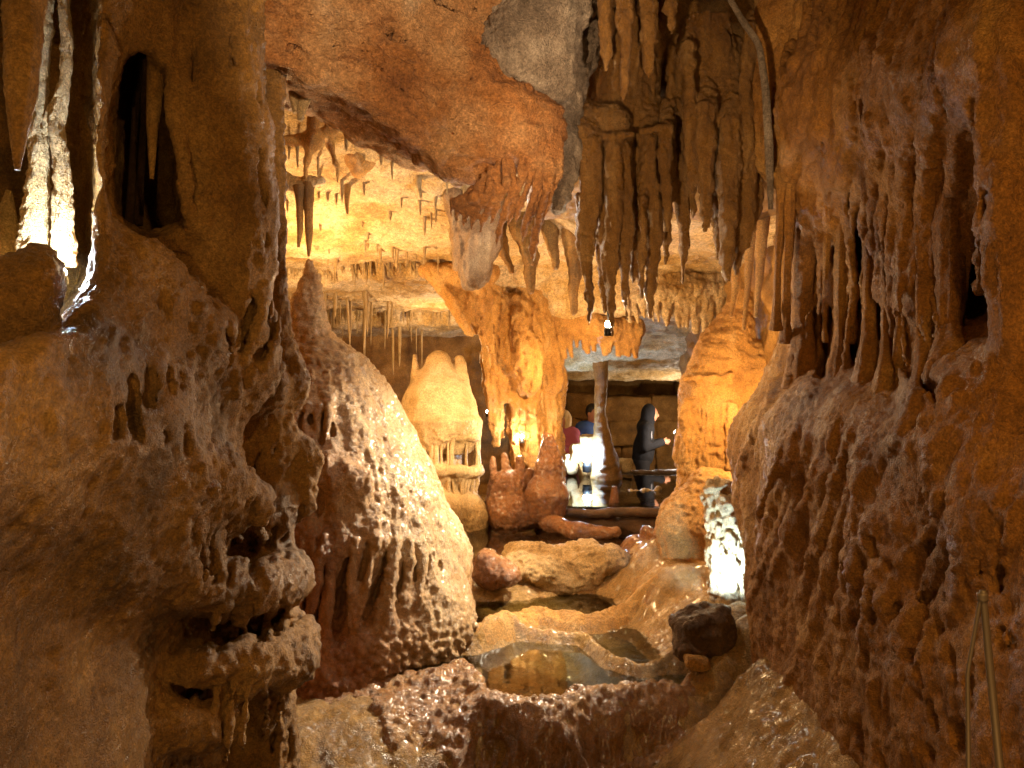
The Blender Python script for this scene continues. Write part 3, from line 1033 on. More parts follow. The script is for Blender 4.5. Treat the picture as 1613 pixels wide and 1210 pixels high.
# ---- finger stalagmites and the brown cone beside the pool
s = Solid(.01)
s.chain([(800, 800, 7.0, 36), (800, 770, 7.0, 30)], .05)
s.chain([(850, 805, 6.95, 26), (800, 808, 6.95, 34)], .05)
for x, y, r in ((776, 724, 7), (795, 718, 8), (818, 724, 9), (834, 742, 8), (786, 752, 8), (806, 745, 9)):
    s.chain([(x, y, 7.0, r * .7), (x + 2, y + 35, 7.0, r), (x, y + 70, 7.0, r * 1.5)], .03)
tag(build(s, 'stalagmite_cluster', M_RUST, warp=[(5, .015)], disp=[('n', 14, .014), ('w', 24, .014), ('n', 60, .005)]),
    'clump of stubby wet finger stalagmites beside the bell shaped one', 'stalagmite cluster')
s = Solid(.01)
s.chain([(862, 690, 6.85, 9), (864, 735, 6.85, 20), (862, 780, 6.85, 33), (862, 800, 6.85, 31)], .05)
tag(build(s, 'cone_stalagmite', M_RUST, warp=[(4, .02)], disp=[('n', 10, .02), ('n', 30, .01), ('n', 70, .004)]),
    'squat dark rust coloured cone stalagmite at the pool edge', 'stalagmite')

# ---- centre column with its drapery
s = Solid(.012)
s.chain([(800, 330, 7.2, 40), (820, 420, 7.4, 48), (850, 520, 7.5, 32), (866, 600, 7.55, 26), (864, 700, 7.55, 24), (860, 780, 7.55, 26)], .08)
s.chain([(760, 430, 7.2, 24), (790, 520, 7.3, 26), (780, 600, 7.3, 20)], .05)
s.ribs([(768, 470, 7.15), (850, 490, 7.2)], [(775, 690, 7.2), (850, 650, 7.25)], 10, 9, .04)
s.chain([(815, 510, 7.15, 22), (830, 560, 7.1, 26), (835, 600, 7.15, 18)], .04)
s.chain([(806, 600, 7.3, 9), (808, 680, 7.3, 8), (815, 760, 7.3, 6)], .03)
s.ribs([(815, 620, 7.4), (850, 620, 7.4)], [(828, 740, 7.4), (850, 770, 7.4)], 4, 7, .03)
tag(build(s, 'drapery_column', M_YELLOW, warp=[(3, .05)], disp=[('n', (9, 9, 3), .05), ('r', (12, 12, 2), .03), ('n', 26, .018), ('n', 60, .008)]),
    'golden column with folded drapery joining the chamber roof to the pool', 'limestone column', kind='thing')

# ---- right of the pools
s = Solid(.012)
s.chain([(1168, 480, 5.9, 22), (1140, 560, 5.9, 40), (1118, 620, 5.9, 46), (1112, 700, 5.9, 44), (1112, 800, 5.9, 46)], .06)
s.chain([(1180, 600, 6.0, 60), (1180, 760, 6.0, 70)], .08)
s.ribs([(1078, 640, 5.75), (1165, 640, 5.65)], [(1082, 740, 5.75), (1165, 740, 5.65)], 8, 7, .02)
for x in (1092, 1112, 1135):
    s.chain([(x - 10, 596, 5.7, 5), (x + 14, 590, 5.68, 5)], .03)
tag(build(s, 'flowstone_pillar', M_YELLOW, warp=[(3, .04)], disp=[('n', (9, 9, 16), .03), ('r', (16, 16, 2.5), .03, lambda v, n: sstep(1.0, .9, v[:, 2])), ('n', 26, .016), ('n', 60, .007)]),
    'brightly lit yellow flowstone pillar behind the right wall', 'flowstone', kind='thing')
s = Solid(.011)
s.chain([(1112, 765, 5.3, 34), (1085, 830, 5.2, 46), (1100, 900, 5.2, 55)], .08)
tag(build(s, 'rounded_flowstone', M_YELLOW, warp=[(3, .06)], disp=[('n', (9, 9, 4), .035), ('n', 26, .018), ('n', 60, .008)]),
    'rounded orange flowstone boss below the bright yellow pillar', 'flowstone')
s = Solid(.01)
s.chain([(1020, 838, 5.5, 11), (1060, 872, 5.2, 13), (1104, 908, 5.0, 13)], .03)
s.ball(at(1030, 905, 5.45), (.3, .45, .24), .05)
s.chain([(1000, 862, 5.6, 20), (1050, 900, 5.3, 26)], .08)
tag(build(s, 'rimstone_ramp', M_RUST, warp=[(4, .02)], disp=[('n', (5, 5, 30), .008), ('n', 30, .006)]),
    'smooth rippled flowstone ramp under a raised orange rim', 'flowstone')
s = Solid(.01)
s.ball(at(868, 900, 5.5), (.42, .32, .19), .05)
s.ball(at(935, 893, 5.45), (.26, .25, .15), .1)
s.ball(at(972, 895, 5.35), (.12, .15, .13), .06)
tag(build(s, 'floor_boulder', M_CREAM, warp=[(3, .09), (7, .03)], disp=[('n', 10, .03), ('w', 26, .02), ('n', 40, .012)]),
    'broad grainy cream boulder lying across the floor before the pool', 'boulder')

# ---- rimstone dams
def rim_skin(name, label, k, s0, s1, mat, x0, x1, y0, y1, pop=0, h=.009):
    """the crust of one rimstone dam: its crest and its front face"""
    nx, ny = int((x1 - x0) / h) + 1, int((y1 - y0) / h) + 1
    X, Y = np.meshgrid(np.linspace(x0, x1, nx), np.linspace(y0, y1, ny), indexing='ij')
    X, Y = X.ravel().astype(np.float32), Y.ravel().astype(np.float32)
    S = rim_s(k, X, Y)
    p = np.stack([X, Y, X * 0], 1)
    S = S + .03 * fbm(p * 6, 2)
    s0 = s0 * (1 + .3 * sstep(-.05, -.3, X)) * (1 - .95 * sstep(.72, .9, X + .06 * fbm(p * 5, 2))) * (1 - .95 * sstep(-.5, -.68, X + .06 * fbm(p * 5, 2)))
    edge = np.clip(np.minimum(S - s0, s1 - S) / .03, -1, 1)
    Z = floor_z(X, Y) + .012 * edge + .010 * np.abs(fbm(p * np.array([18, 30, 1], np.float32), 2))
    if pop:
        Z = Z + pop * (.6 - worley(np.stack([X, Y, Z], 1) * 26)) * sstep(-.42, -.52, Z)
    v = np.stack([X, Y, Z], 1)
    i = (np.arange(nx - 1)[:, None] * ny + np.arange(ny - 1)[None, :]).ravel()
    q = np.stack([i, i + ny, i + ny + 1, i + 1], 1)
    q = q[(edge[q] > -.9).any(1)]
    used = np.unique(q)
    remap = np.full(len(v), -1)
    remap[used] = np.arange(len(used))
    v, q = v[used], remap[q]
    if pop:
        v = weather(v.astype(np.float32), q, disp=[('n', 7, .03), ('r', (18, 18, 7), .016), ('w', 26, .022, lambda a, n: sstep(-.44, -.54, a[:, 2])), ('n', 40, .010)])
    tag(link_mesh(name, v, q, mat), label, 'rimstone dam')


rim_skin('rimstone_dam', 'wet brown rimstone dam across the near end of the pool', 0, -.26, .03, M_DAM, -.85, 1.05, 3.0, 4.4, .03)
rim_skin('rimstone_dam', 'low winding rimstone lip between the near pool and the shallow one', 1, -.05, .02, M_FLOOR, -.3, 1.05, 3.7, 4.9)
rim_skin('rimstone_dam', 'orange rimstone lip in front of the shallow upper pool', 2, -.12, .02, M_YELLOW, -.2, .9, 4.2, 5.0)

s = Solid(.01)
s.ball(at(770, 897, 5.15), (.13, .16, .11), .05)
s.ball(at(796, 905, 5.05), (.09, .12, .08), .05)
tag(build(s, 'dark_boulder', M_RUST, warp=[(5, .03)], disp=[('n', 12, .02), ('w', 28, .014), ('n', 50, .006)]),
    'small dark brown boulder between the mound and the cream boulder', 'boulder')
s = Solid(.012)
s.chain([(865, 825, 6.7, 14), (910, 838, 6.4, 14), (970, 838, 6.4, 10)], .05)
tag(build(s, 'pink_rimstone', M_RUST, warp=[(4, .03)], disp=[('n', (8, 8, 20), .014), ('n', 40, .006)]),
    'pinkish layered rimstone tongue in the water before the dark dam', 'rimstone dam')
s = Solid(.015)
s.chain([(860, 806, 6.9, 7), (960, 808, 6.85, 7), (1075, 808, 6.85, 8)], .03)
s.chain([(860, 830, 6.95, 20), (1075, 830, 6.95, 20)], .03)
tag(build(s, 'pool_dam', M_DARK, warp=[(3, .02)], disp=[('n', 14, .01)]),
    'straight dark dam holding back the far mirror pool', 'rimstone dam')
s = Solid(.015)
s.chain([(870, 750, 9.7, 13), (960, 754, 9.6, 13), (1090, 752, 9.6, 14)], .03)
s.chain([(860, 775, 9.75, 30), (1090, 775, 9.75, 30)], .03)
tag(build(s, 'pool_kerb', M_DARK, warp=[(3, .02)], disp=[('n', 14, .012)]), 'low dark stone kerb along the back of the far pool', 'kerb')
tube([(968, 766, 7.2, 4), (968, 790, 7.2, 8), (966, 815, 7.2, 14)], M_RUST, 'small_stalagmite', lump=.25)
tag(bpy.data.objects['small_stalagmite'], 'small pinkish stalagmite standing alone before the far pool', 'stalagmite')

# ---- rocks by the lamp
s = Solid(.008)
s.box(at(1108, 992, 3.85), (.13, .12, .1), .04, .03, M=[[.95, .1, .2], [-.1, 1, 0], [-.2, 0, .95]])
s.ball(at(1085, 1015, 3.8), (.08, .08, .08), .04)
tag(build(s, 'dark_rock', M_DARK, warp=[(6, .03)], disp=[('n', 14, .03), ('n', 40, .01), ('n', 90, .004)]),
    'rough dark rock propped against the right wall by the floor lamp', 'rock')
s = Solid(.006)
s.box(at(1095, 1042, 3.7), (.06, .05, .035), .02, .03)
tag(build(s, 'orange_stone', M_YELLOW, warp=[(9, .02)], disp=[('n', 20, .012)]), 'small orange stone lying under the dark rock', 'stone')
s = Solid(.009)
s.chain([(1138, 785, 4.3, 26), (1152, 860, 4.3, 34), (1150, 955, 4.3, 28)], .06)
s.chain([(1180, 800, 4.3, 34), (1190, 950, 4.3, 44)], .06)
tag(build(s, 'crystal_flowstone', M_CREAM, warp=[(4, .02)], disp=[('n', 12, .03), ('r', (16, 16, 8), .045), ('w', 26, .03), ('n', 50, .010)]),
    'glittering blue white flowstone lit by the lamp behind the dark rock', 'flowstone')

# ---- big draperies hanging from the roof
def curtain(name, label, mat, build_fn, h=.01, warp=((3, .025),), disp=(('n', (12, 12, 4), .014), ('w', (38, 38, 26), .012), ('n', (30, 30, 14), .012), ('n', 70, .007)), group=None, cat='drapery'):
    s = Solid(h, (-9, 0, .2), (9, 14, 2.75))
    build_fn(s)
    return tag(build(s, name, mat, warp=list(warp), disp=list(disp)), label, cat, group)


def spikes(s, rows, d, k=.014, seed=3):
    """tapering fluted stalactites side by side: rows of (x, top, tip, r)"""
    R = random.Random(seed)
    for x, y0, y1, r in rows:
        dd = d + R.uniform(-.11, .09)
        h = y1 - y0
        dx = R.uniform(-4, 4)
        s.chain([(x, y0 - 25, dd + .14, r * 1.2), (x, y0 + 15, dd + .02, r * 1.1), (x + dx * .5, y0 + h * .3, dd, r), (x + dx, y0 + h * .6, dd, r * .78), (x + dx, y0 + h * .85, dd, r * .5), (x + dx, y1, dd, r * .16)], k)
        for j in range(3):
            a = R.uniform(-.9, .9)
            s.chain([(x + a * r, y0 + h * .05, dd - r * .7 / F * dd, r * .35), (x + a * r * .7 + dx, y0 + h * R.uniform(.5, .8), dd - r * .5 / F * dd, r * .22)], k * .6)


def f_main(s):
    s.chain([(990, -20, 3.85, 62), (985, 200, 3.8, 50), (985, 330, 3.75, 36)], .06)
    s.chain([(962, 190, 3.62, 30), (968, 300, 3.6, 26), (968, 380, 3.6, 12)], .03)
    spikes(s, [(918, 190, 430, 9), (930, 200, 515, 13), (950, 205, 488, 15), (968, 215, 528, 14), (986, 225, 500, 10), (1003, 225, 440, 9), (1024, 205, 498, 15), (1042, 200, 420, 10), (1054, 190, 370, 9),
               (912, 330, 400, 6), (996, 320, 455, 6), (1013, 300, 470, 6)], 3.56, .022)
    for x0, x1, y in ((935, 1000, 212), (1015, 1058, 206)):
        s.chain([(x0, y, 3.5, 5), (x1, y - 4, 3.5, 5)], .02)


curtain('stalactite_drapery', 'long brown bundle of drapery stalactites hanging over the bright bulb', M_DRAPE, f_main, h=.0085)


def f_blade(s):
    s.chain([(1000, -60, 3.15, 54), (995, 40, 3.15, 30)], .05)
    spikes(s, [(955, -40, 110, 12), (972, -20, 150, 13), (988, -20, 158, 12), (1004, -10, 154, 11), (1022, -30, 128, 13), (1040, -30, 96, 12), (1056, -40, 60, 9)], 3.05, .02, 5)


curtain('broken_drapery', 'short grey brown drapery with broken pale tips high under the roof', M_DRAPE, f_blade, h=.0085)


def f_bulb(s):
    s.chain([(1125, 100, 3.6, 44), (1150, 240, 3.54, 52), (1158, 330, 3.52, 36), (1158, 400, 3.5, 14)], .06)
    spikes(s, [(1096, 150, 300, 13), (1113, 160, 362, 14), (1132, 170, 408, 16), (1152, 180, 440, 18), (1170, 170, 428, 16), (1186, 160, 388, 13), (1202, 140, 335, 11), (1215, 110, 280, 9),
               (1104, 10, 220, 14), (1130, 0, 240, 14), (1182, 30, 260, 10), (1086, 60, 200, 10)], 3.46, .03, 7)
    for x0, x1, y in ((1098, 1135, 196), (1150, 1176, 182)):
        s.chain([(x0, y, 3.4, 5), (x1, y - 8, 3.4, 5)], .02)


curtain('bulging_drapery', 'swollen rough brown drapery tapering to a point beside the right wall', M_DRAPE, f_bulb, h=.0085)


def f_mid(s):
    spikes(s, [(1072, 60, 446, 15), (1086, 220, 350, 10), (1062, 150, 330, 8)], 3.7, .02, 9)


curtain('pointed_stalactite', 'narrow pointed stalactite between the long bundle and the swollen drapery', M_DRAPE, f_mid, cat='stalactite')
tube([(1145, -10, 3.2, 4), (1168, 30, 3.2, 5), (1196, 70, 3.2, 5), (1206, 140, 3.2, 6), (1212, 240, 3.25, 7), (1214, 330, 3.3, 4)], M_GREY, 'crooked_stalactite')
tag(bpy.data.objects['crooked_stalactite'], 'thin crooked pale tube running down beside the swollen drapery', 'stalactite')

# ---- columns along the left edge and in the alcove
col_left = [([(426, 40, 2.95, 26), (430, 150, 2.96, 17), (436, 300, 2.98, 14), (438, 450, 3.0, 13), (442, 520, 3.0, 17), (450, 600, 3.0, 32)], M_BROWN, 'weathered brown column at the outer edge of the left wall', .2),
            ([(396, 90, 2.8, 20), (404, 170, 2.82, 14), (408, 300, 2.84, 11), (412, 470, 2.86, 12), (422, 580, 2.9, 24)], M_BROWN, 'slim brown column just inside the outer left edge column', .2),
            ([(74, -30, 2.16, 10), (66, 60, 2.16, 12), (58, 150, 2.16, 15), (64, 250, 2.16, 15), (56, 330, 2.16, 18), (54, 420, 2.16, 24)], M_CREAM, 'knobbly white lit column above the boulder in the alcove', .3),
            ([(98, -30, 2.15, 8), (106, 60, 2.15, 9), (102, 140, 2.15, 8), (88, 200, 2.15, 13), (98, 260, 2.15, 11), (100, 420, 2.15, 17)], M_CREAM, 'smooth white lit column directly above the alcove lamp', .25)]
for pts, m, lab, lump in col_left:
    tag(tube(pts, m, 'limestone_column', seg=32, step=.010, lump=lump * 1.5, flute=.25, fine=.3), lab, 'limestone column', 'columns of the left wall', 'thing')
tag(tube([(14, 300, 2.3, 4), (10, 345, 2.3, 15), (2, 400, 2.3, 26), (-6, 450, 2.3, 40)], M_CREAM, 'stalagmite', seg=24, lump=.2, fine=.15), 'white lit cone stalagmite at the outer edge of the alcove', 'stalagmite')
tag(tube([(106, 110, 2.15, 6), (92, 150, 2.14, 6), (74, 190, 2.16, 7), (66, 230, 2.16, 8)], M_CREAM, 'crossing_stalactite', seg=20, lump=.4, fine=.3), 'crusted white strand crossing between the two lit alcove columns', 'stalactite')
tag(tube([(40, -60, 1.7, 34), (36, 60, 1.7, 27), (32, 150, 1.7, 22), (28, 230, 1.7, 10), (27, 268, 1.7, 4)], M_BROWN, 'stalactite', seg=24, lump=.15, fine=.1), 'thick tan stalactite hanging at the edge of the lit alcove', 'stalactite')
tag(tube([(252, 90, 2.3, 20), (245, 130, 2.3, 14), (240, 200, 2.3, 9), (239, 282, 2.3, 3)], M_BROWN, 'stalactite', seg=18), 'single tan stalactite pointing down inside the dark niche', 'stalactite')
for x, lab in ((212, 'dim slender column along the near side of the dark niche'), (226, 'dim slender column right behind the niche stalactite')):
    tag(tube([(x + 6, 95, 2.55, 8), (x, 200, 2.55, 5), (x - 8, 355, 2.55, 7)], M_DARK, 'limestone_column', seg=12), lab, 'limestone column', 'columns of the left wall', 'thing')

# ---- columns along the right wall
cr = [(1228, 288, 3.3, [7, 6, 5, 8], 520), (1243, 280, 3.25, [8, 7, 6, 9], 540), (1270, 272, 3.16, [22, 19, 17, 24], 610), (1306, 262, 3.04, [13, 9, 6, 3], 440),
      (1328, 262, 2.98, [16, 11, 8, 24], 630), (1374, 275, 2.86, [16, 11, 9, 20], 610), (1400, 300, 2.78, [12, 9, 8, 18], 620), (1424, 300, 2.7, [12, 9, 8, 14], 590), (1462, 300, 2.56, [22, 18, 13, 18], 620), (1502, 300, 2.38, [24, 20, 18, 30], 600)]
labs = ['thinnest pale capped column at the far end of the right wall', 'second slim column from the pale capped edge', 'stout smooth column next to the two slim edge ones',
        'hanging stump that ends in a point above a dark slot', 'waisted column swelling to a wide foot between two dark slots', 'slender column just right of the widest dark slot',
        'knotted twin column, the one nearer the waisted column', 'knotted twin column, the one nearer the thick rough column', 'thick rough column over the black wedge', 'broad orange column beside the dark hole']
for (x, y, d, r, y1), lab in zip(cr, labs):
    h = y1 - y
    d0 = [WALL_R.hit(x, y + h * f) or d for f in (0, .35, .68, 1)]
    d1 = min(d0[1], d0[2])
    dd = [min(max(q, d1 - .1), d1 + .1) - .012 for q in d0]
    j = lambda: random.uniform(.85, 1.2)
    tag(tube([(x + 5, y - 22, dd[0] + .03, r[0] * 1.7), (x + 3, y + 12, dd[0], r[0] * j()), (x + 1, y + h * .2, dd[1], r[1] * 1.1 * j()), (x, y + h * .38, dd[1], r[1] * j()), (x - 3, y + h * .55, dd[2], r[2] * 1.1 * j()), (x - 4, y + h * .72, dd[2], r[2] * j()), (x - 5, y + h * .88, dd[3], (r[2] + r[3]) / 2 * j()), (x - 6, y1, dd[3] + .02, r[3] * 1.25)],
             M_ORANGE, 'limestone_column', seg=30, step=.012, lump=.25, flute=.3, fine=.12),
        lab, 'limestone column', 'columns of the right wall', 'thing')

# ================================================================== HANGING STRAWS AND SMALL DRIPSTONE
def straw_mesh(k):
    o = tube([(0, 0, 0.15, .1), (0, 0, -.1, .09), (0, 0, -.5, .065 + .02 * (k % 2)), (0, 0, -.85, .05), (0, 0, -1, .012)], M_CREAM if k % 3 else M_ROOF, 'soda_straw', px=False, seg=7, step=.12, lump=.35, seed=k * 3.7)
    me = o.data
    bpy.data.objects.remove(o)
    return me


STRAW = [straw_mesh(k) for k in range(6)]
for k in (0, 3):
    STRAW[k].materials[0] = M_CREAM
SR = random.Random(11)


def straw(x, y, length, rad, label, group, z=None, name='soda_straw'):
    me = STRAW[SR.randrange(6)]
    o = bpy.data.objects.new(name, me)
    if z is None:
        z = float(roof_z(np.array([x], np.float32), np.array([y], np.float32))[0])
    o.location = (x, y, z + .01)
    o.scale = (rad * 10, rad * 10, length)
    o.rotation_euler = (SR.uniform(-.05, .05), SR.uniform(-.05, .05), SR.uniform(0, 6))
    C.objects.link(o)
    tag(o, label, 'stalactite', group)


def edge_straws(which, x0, x1, n, lmin, lmax, r, label, group):
    for i in range(n):
        x = SR.uniform(x0, x1)
        if noise(np.array([[x * 2.3, which * 7.1, 0]]))[0] < -.25 and SR.random() < .7:
            x = SR.uniform(x0, x1)
        y = float(bed_edges(np.array([x], np.float32))[which][0]) - SR.uniform(.02, .16)
        straw(x, y, SR.uniform(lmin, lmax) * (.5 if SR.random() < .4 else 1), r * SR.uniform(.6, 1.3), label, group)


edge_straws(0, -2.1, -.2, 85, .06, .22, .011, 'thin pale straw hanging from the first step of the chamber roof', 'straws on the first roof step')
edge_straws(1, -2.6, -.2, 75, .08, .3, .014, 'thin pale straw hanging from the second step of the chamber roof', 'straws on the second roof step')
edge_straws(2, -2.6, -.3, 50, .1, .4, .015, 'thin pale straw hanging from the rearmost step of the chamber roof', 'straws on the rearmost roof step')
for i in range(95):
    straw(SR.uniform(-1.7, .2), SR.uniform(4.4, 6.9), SR.uniform(.04, .16), SR.uniform(.009, .02), 'tiny pale tooth on the smooth front part of the chamber roof', 'teeth on the chamber roof', name='small_stalactite')
for i in range(42):
    x, d = SR.uniform(-2.3, -1.1), SR.uniform(7.6, 9.9)
    straw(x, d, SR.uniform(.12, .85) * SR.uniform(.5, 1), SR.uniform(.008, .024), 'long dim straw in the dark corner behind the mound', 'straws in the dark corner', name='long_straw')

s = Solid(.012)
s.chain([(290, 262, 4.85, 34), (400, 282, 4.8, 22), (470, 290, 4.75, 11), (502, 288, 4.72, 8)], .04)
tag(build(s, 'roof_ledge', M_ROOF, warp=[(5, .03)], disp=[('n', 14, .02), ('n', 40, .008)]), 'narrow rock ledge jutting from behind the left column above the mound tip', 'rock ledge')
tg = 'brown stalactites over the mound tip'
for pts, lab in (([(472, 292, 4.7, 9), (472, 320, 4.7, 6), (473, 360, 4.7, 5), (470, 390, 4.7, 2)], 'short brown stalactite left of the one over the mound tip'),
                 ([(486, 288, 4.72, 10), (486, 330, 4.72, 7), (487, 370, 4.72, 6), (486, 404, 4.72, 2)], 'long brown stalactite almost touching the mound tip'),
                 ([(548, 272, 5.2, 8), (546, 315, 5.2, 4), (547, 338, 5.2, 2)], 'stubby stalactite pair hanging right of the mound tip')):
    tag(tube(pts, M_BROWN, 'stalactite', seg=14, lump=.2), lab, 'stalactite', tg)
for pts, lab in (([(460, 90, 3.3, 16), (463, 145, 3.3, 9), (464, 178, 3.3, 3)], 'small pale tooth beside the left column under the slab'),
                 ([(480, 90, 3.32, 18), (480, 155, 3.32, 11), (472, 190, 3.32, 4)], 'broad pale tooth hanging under the slab edge')):
    tag(tube(pts, M_CREAM, 'stalactite', seg=14, lump=.2), lab, 'stalactite', 'pale teeth under the slab')
s = Solid(.009)
s.chain([(612, 215, 5.0, 8), (590, 225, 5.0, 22), (568, 245, 5.0, 26), (565, 268, 5.0, 10)], .04)
tag(build(s, 'roof_drapery', M_YELLOW, warp=[(6, .02)], disp=[('n', 18, .012)]), 'small curved orange drapery on the chamber roof below the slab', 'drapery')
s = Solid(.008)
s.chain([(495, 150, 4.6, 12), (495, 190, 4.6, 8), (492, 225, 4.6, 12), (484, 250, 4.6, 6), (482, 282, 4.6, 3)], .03)
s.chain([(520, 155, 4.7, 10), (520, 190, 4.7, 6), (518, 225, 4.7, 6), (530, 262, 4.7, 4), (530, 288, 4.7, 2)], .03)
s.chain([(450, 222, 4.6, 8), (490, 218, 4.6, 9), (525, 205, 4.7, 8)], .03)
tag(build(s, 'twisted_drapery', M_YELLOW, warp=[(8, .015)], disp=[('n', 20, .01)]), 'twisted orange drip curtain close to the left column', 'drapery')


def lump(name, label, mat, fn, cat='drapery', h=.011, disp=None):
    s = Solid(h, (-9, 0, -1), (9, 14, 3.2))
    fn(s)
    return tag(build(s, name, mat, warp=[(3.5, .03)], disp=disp or [('n', (12, 12, 6), .02), ('r', (14, 14, 3), .012), ('n', 34, .01), ('n', 70, .004)]), label, cat, kind='thing')


def f(s):
    s.chain([(775, 320, 5.2, 14), (765, 380, 5.2, 24), (748, 430, 5.2, 24), (735, 452, 5.2, 10)], .06)
    s.chain([(720, 310, 5.3, 20), (735, 370, 5.3, 18), (720, 420, 5.3, 10)], .05)


lump('hanging_rock', 'pitted brown lump hanging in front of the centre column', M_FOLD, f, 'rock')


def f(s):
    s.chain([(800, 300, 5.6, 20), (822, 360, 5.6, 18), (838, 405, 5.6, 12), (834, 460, 5.6, 4)], .04)
    s.chain([(850, 300, 5.7, 18), (868, 360, 5.7, 12), (875, 420, 5.7, 5)], .04)
    s.chain([(780, 330, 5.6, 12), (790, 390, 5.6, 8), (806, 430, 5.6, 4)], .04)
    s.chain([(890, 320, 5.6, 16), (905, 400, 5.6, 12), (905, 490, 5.6, 5)], .04)


lump('lobed_drapery', 'smooth lobed tongues between the pitted lump and the long drapery', M_BROWN, f)


def f(s):
    s.ribs([(680, 425, 6.6), (765, 420, 6.8)], [(735, 520, 6.6), (775, 560, 6.8)], 9, 8, .03)
    s.chain([(670, 425, 6.6, 10), (720, 430, 6.6, 14), (770, 430, 6.8, 16)], .05)


lump('fringed_drapery', 'orange fringed drapery leaning against the centre column top', M_YELLOW, f)


def f(s):
    s.chain([(880, 500, 7.4, 14), (940, 515, 7.35, 22), (1000, 520, 7.38, 16)], .06)
    s.ribs([(880, 505, 7.38), (1010, 510, 7.35)], [(885, 560, 7.38), (1005, 560, 7.35)], 12, 7, .03)


lump('orange_fringe', 'orange lumpy fringe glowing under the bulb of the long drapery', M_YELLOW, f)


def f(s):
    s.chain([(985, 445, 7.15, 9), (1060, 440, 7.15, 12), (1150, 440, 7.15, 12)], .05)
    s.chain([(985, 468, 7.15, 9), (1040, 462, 7.1, 13), (1100, 458, 7.1, 14), (1150, 455, 7.1, 14)], .05)
    s.ribs([(985, 465, 7.1), (1150, 460, 7.1)], [(990, 505, 7.1), (1150, 530, 7.1)], 18, 5, .02)


lump('tan_fringe', 'tan fringe of short stalactites right of the bulb', M_ROOF, f)
for pts, lab in (([(1148, 335, 5.0, 14), (1160, 450, 5.0, 7), (1152, 500, 5.0, 3)], 'thin amber stalactite behind the tip of the swollen drapery'),
                 ([(1204, 315, 4.6, 12), (1196, 440, 4.6, 6), (1190, 500, 4.6, 3)], 'thin amber stalactite beside the pale capped columns'),
                 ([(1184, 325, 4.8, 11), (1178, 450, 4.8, 5), (1172, 520, 4.8, 3)], 'thin amber stalactite over the yellow pillar')):
    tag(tube(pts, M_YELLOW, 'stalactite'), lab, 'stalactite', 'amber stalactites near the yellow pillar')
for (x, y1, r), lab in zip(((1302, 88, 6), (1366, 72, 7), (1398, 120, 5)), ('left one of three drips high on the right wall', 'stout middle one of three drips high on the right wall', 'longest of three drips high on the right wall')):
    tag(tube([(x, -30, WALL_R.hit(x, -20) or 2.6, r * 1.5), (x + 2, 20, (WALL_R.hit(x, 10) or 2.6) - .02, r), (x + 6, y1, (WALL_R.hit(x, 10) or 2.6) - .02, 2)], M_ORANGE, 'stalactite', lump=.2), lab, 'stalactite', 'drips high on the right wall')

# ================================================================== FAR END
tag(tube([(946, 570, 9.0, 13), (947, 600, 9.0, 10), (945, 650, 9.0, 9), (948, 690, 9.0, 14), (953, 720, 9.0, 19), (956, 760, 9.0, 26)], M_BROWN, 'limestone_column', seg=24, lump=.25, fine=.12), 'short knobbly column standing behind the far pool', 'limestone column', kind='thing')
RK = random.Random(4)
for (x, y, r), lab in zip(((912, 715, 14), (930, 702, 16), (900, 735, 10), (888, 725, 8), (925, 742, 12), (985, 735, 10)),
                          ('rounded rubble block left of the pool lamp', 'largest rubble block above the pool lamp', 'small rubble block at the far pool edge', 'upright slim rubble block by the centre column', 'rubble block directly under the pool lamp', 'rubble block right of the knobbly column')):
    s = Solid(.016)
    s.box(at(x, y, 9.3), (r * 9.3 / F, .1, r * 1.1 * 9.3 / F), .03, .03)
    tag(build(s, 'rubble_block', M_CREAM, warp=[(6, .05)], disp=[('n', 16, .02)]), lab, 'rock', 'rubble by the far pool')
s = Solid(.012)
s.chain([(995, 778, 8.0, 7), (1012, 775, 8.0, 8), (1030, 780, 8.0, 6), (1038, 772, 8.0, 5)], .02)
tag(build(s, 'pool_stones', M_CREAM, warp=[(9, .04)], disp=[('n', 20, .02)]), 'knobbly pale crust rising out of the far pool', 'rock')
# dressed blocks of the rear wall
BR = random.Random(9)
for r_ in range(4):
    x = -.2
    while x < 2.6:
        wd = BR.uniform(.4, .95)
        s = Solid(.03)
        s.box((x + wd / 2, 12.9, -.55 + .42 * r_ + BR.uniform(-.02, .02)), (wd / 2 + .004, .18, .214), .03)
        o = build(s, 'rear_wall_block', M_BROWN, back, warp=[(2, .05)], disp=[('n', 7, .05)])
        x += wd

# ================================================================== LAMPS ONE CAN SEE
def emit(name, col, strength):
    m = bpy.data.materials.new(name)
    m.use_nodes = True
    b = m.node_tree.nodes['Principled BSDF']
    b.inputs['Emission Color'].default_value = (*col, 1)
    b.inputs['Emission Strength'].default_value = strength
    return m


def plain(name, col, rough=.5, metal=0):
    m = bpy.data.materials.new(name)
    m.use_nodes = True
    b = m.node_tree.nodes['Principled BSDF']
    b.inputs['Base Color'].default_value = lin(col)
    b.inputs['Roughness'].default_value = rough
    b.inputs['Metallic'].default_value = metal
    return m


M_BULB = emit('lamp_glow_warm', (1, .85, .6), 60)
M_BULBC = emit('lamp_glow_cool', (.8, .9, 1), 60)
M_HOUSE = plain('lamp_housing', '#2a2826', .4, .5)


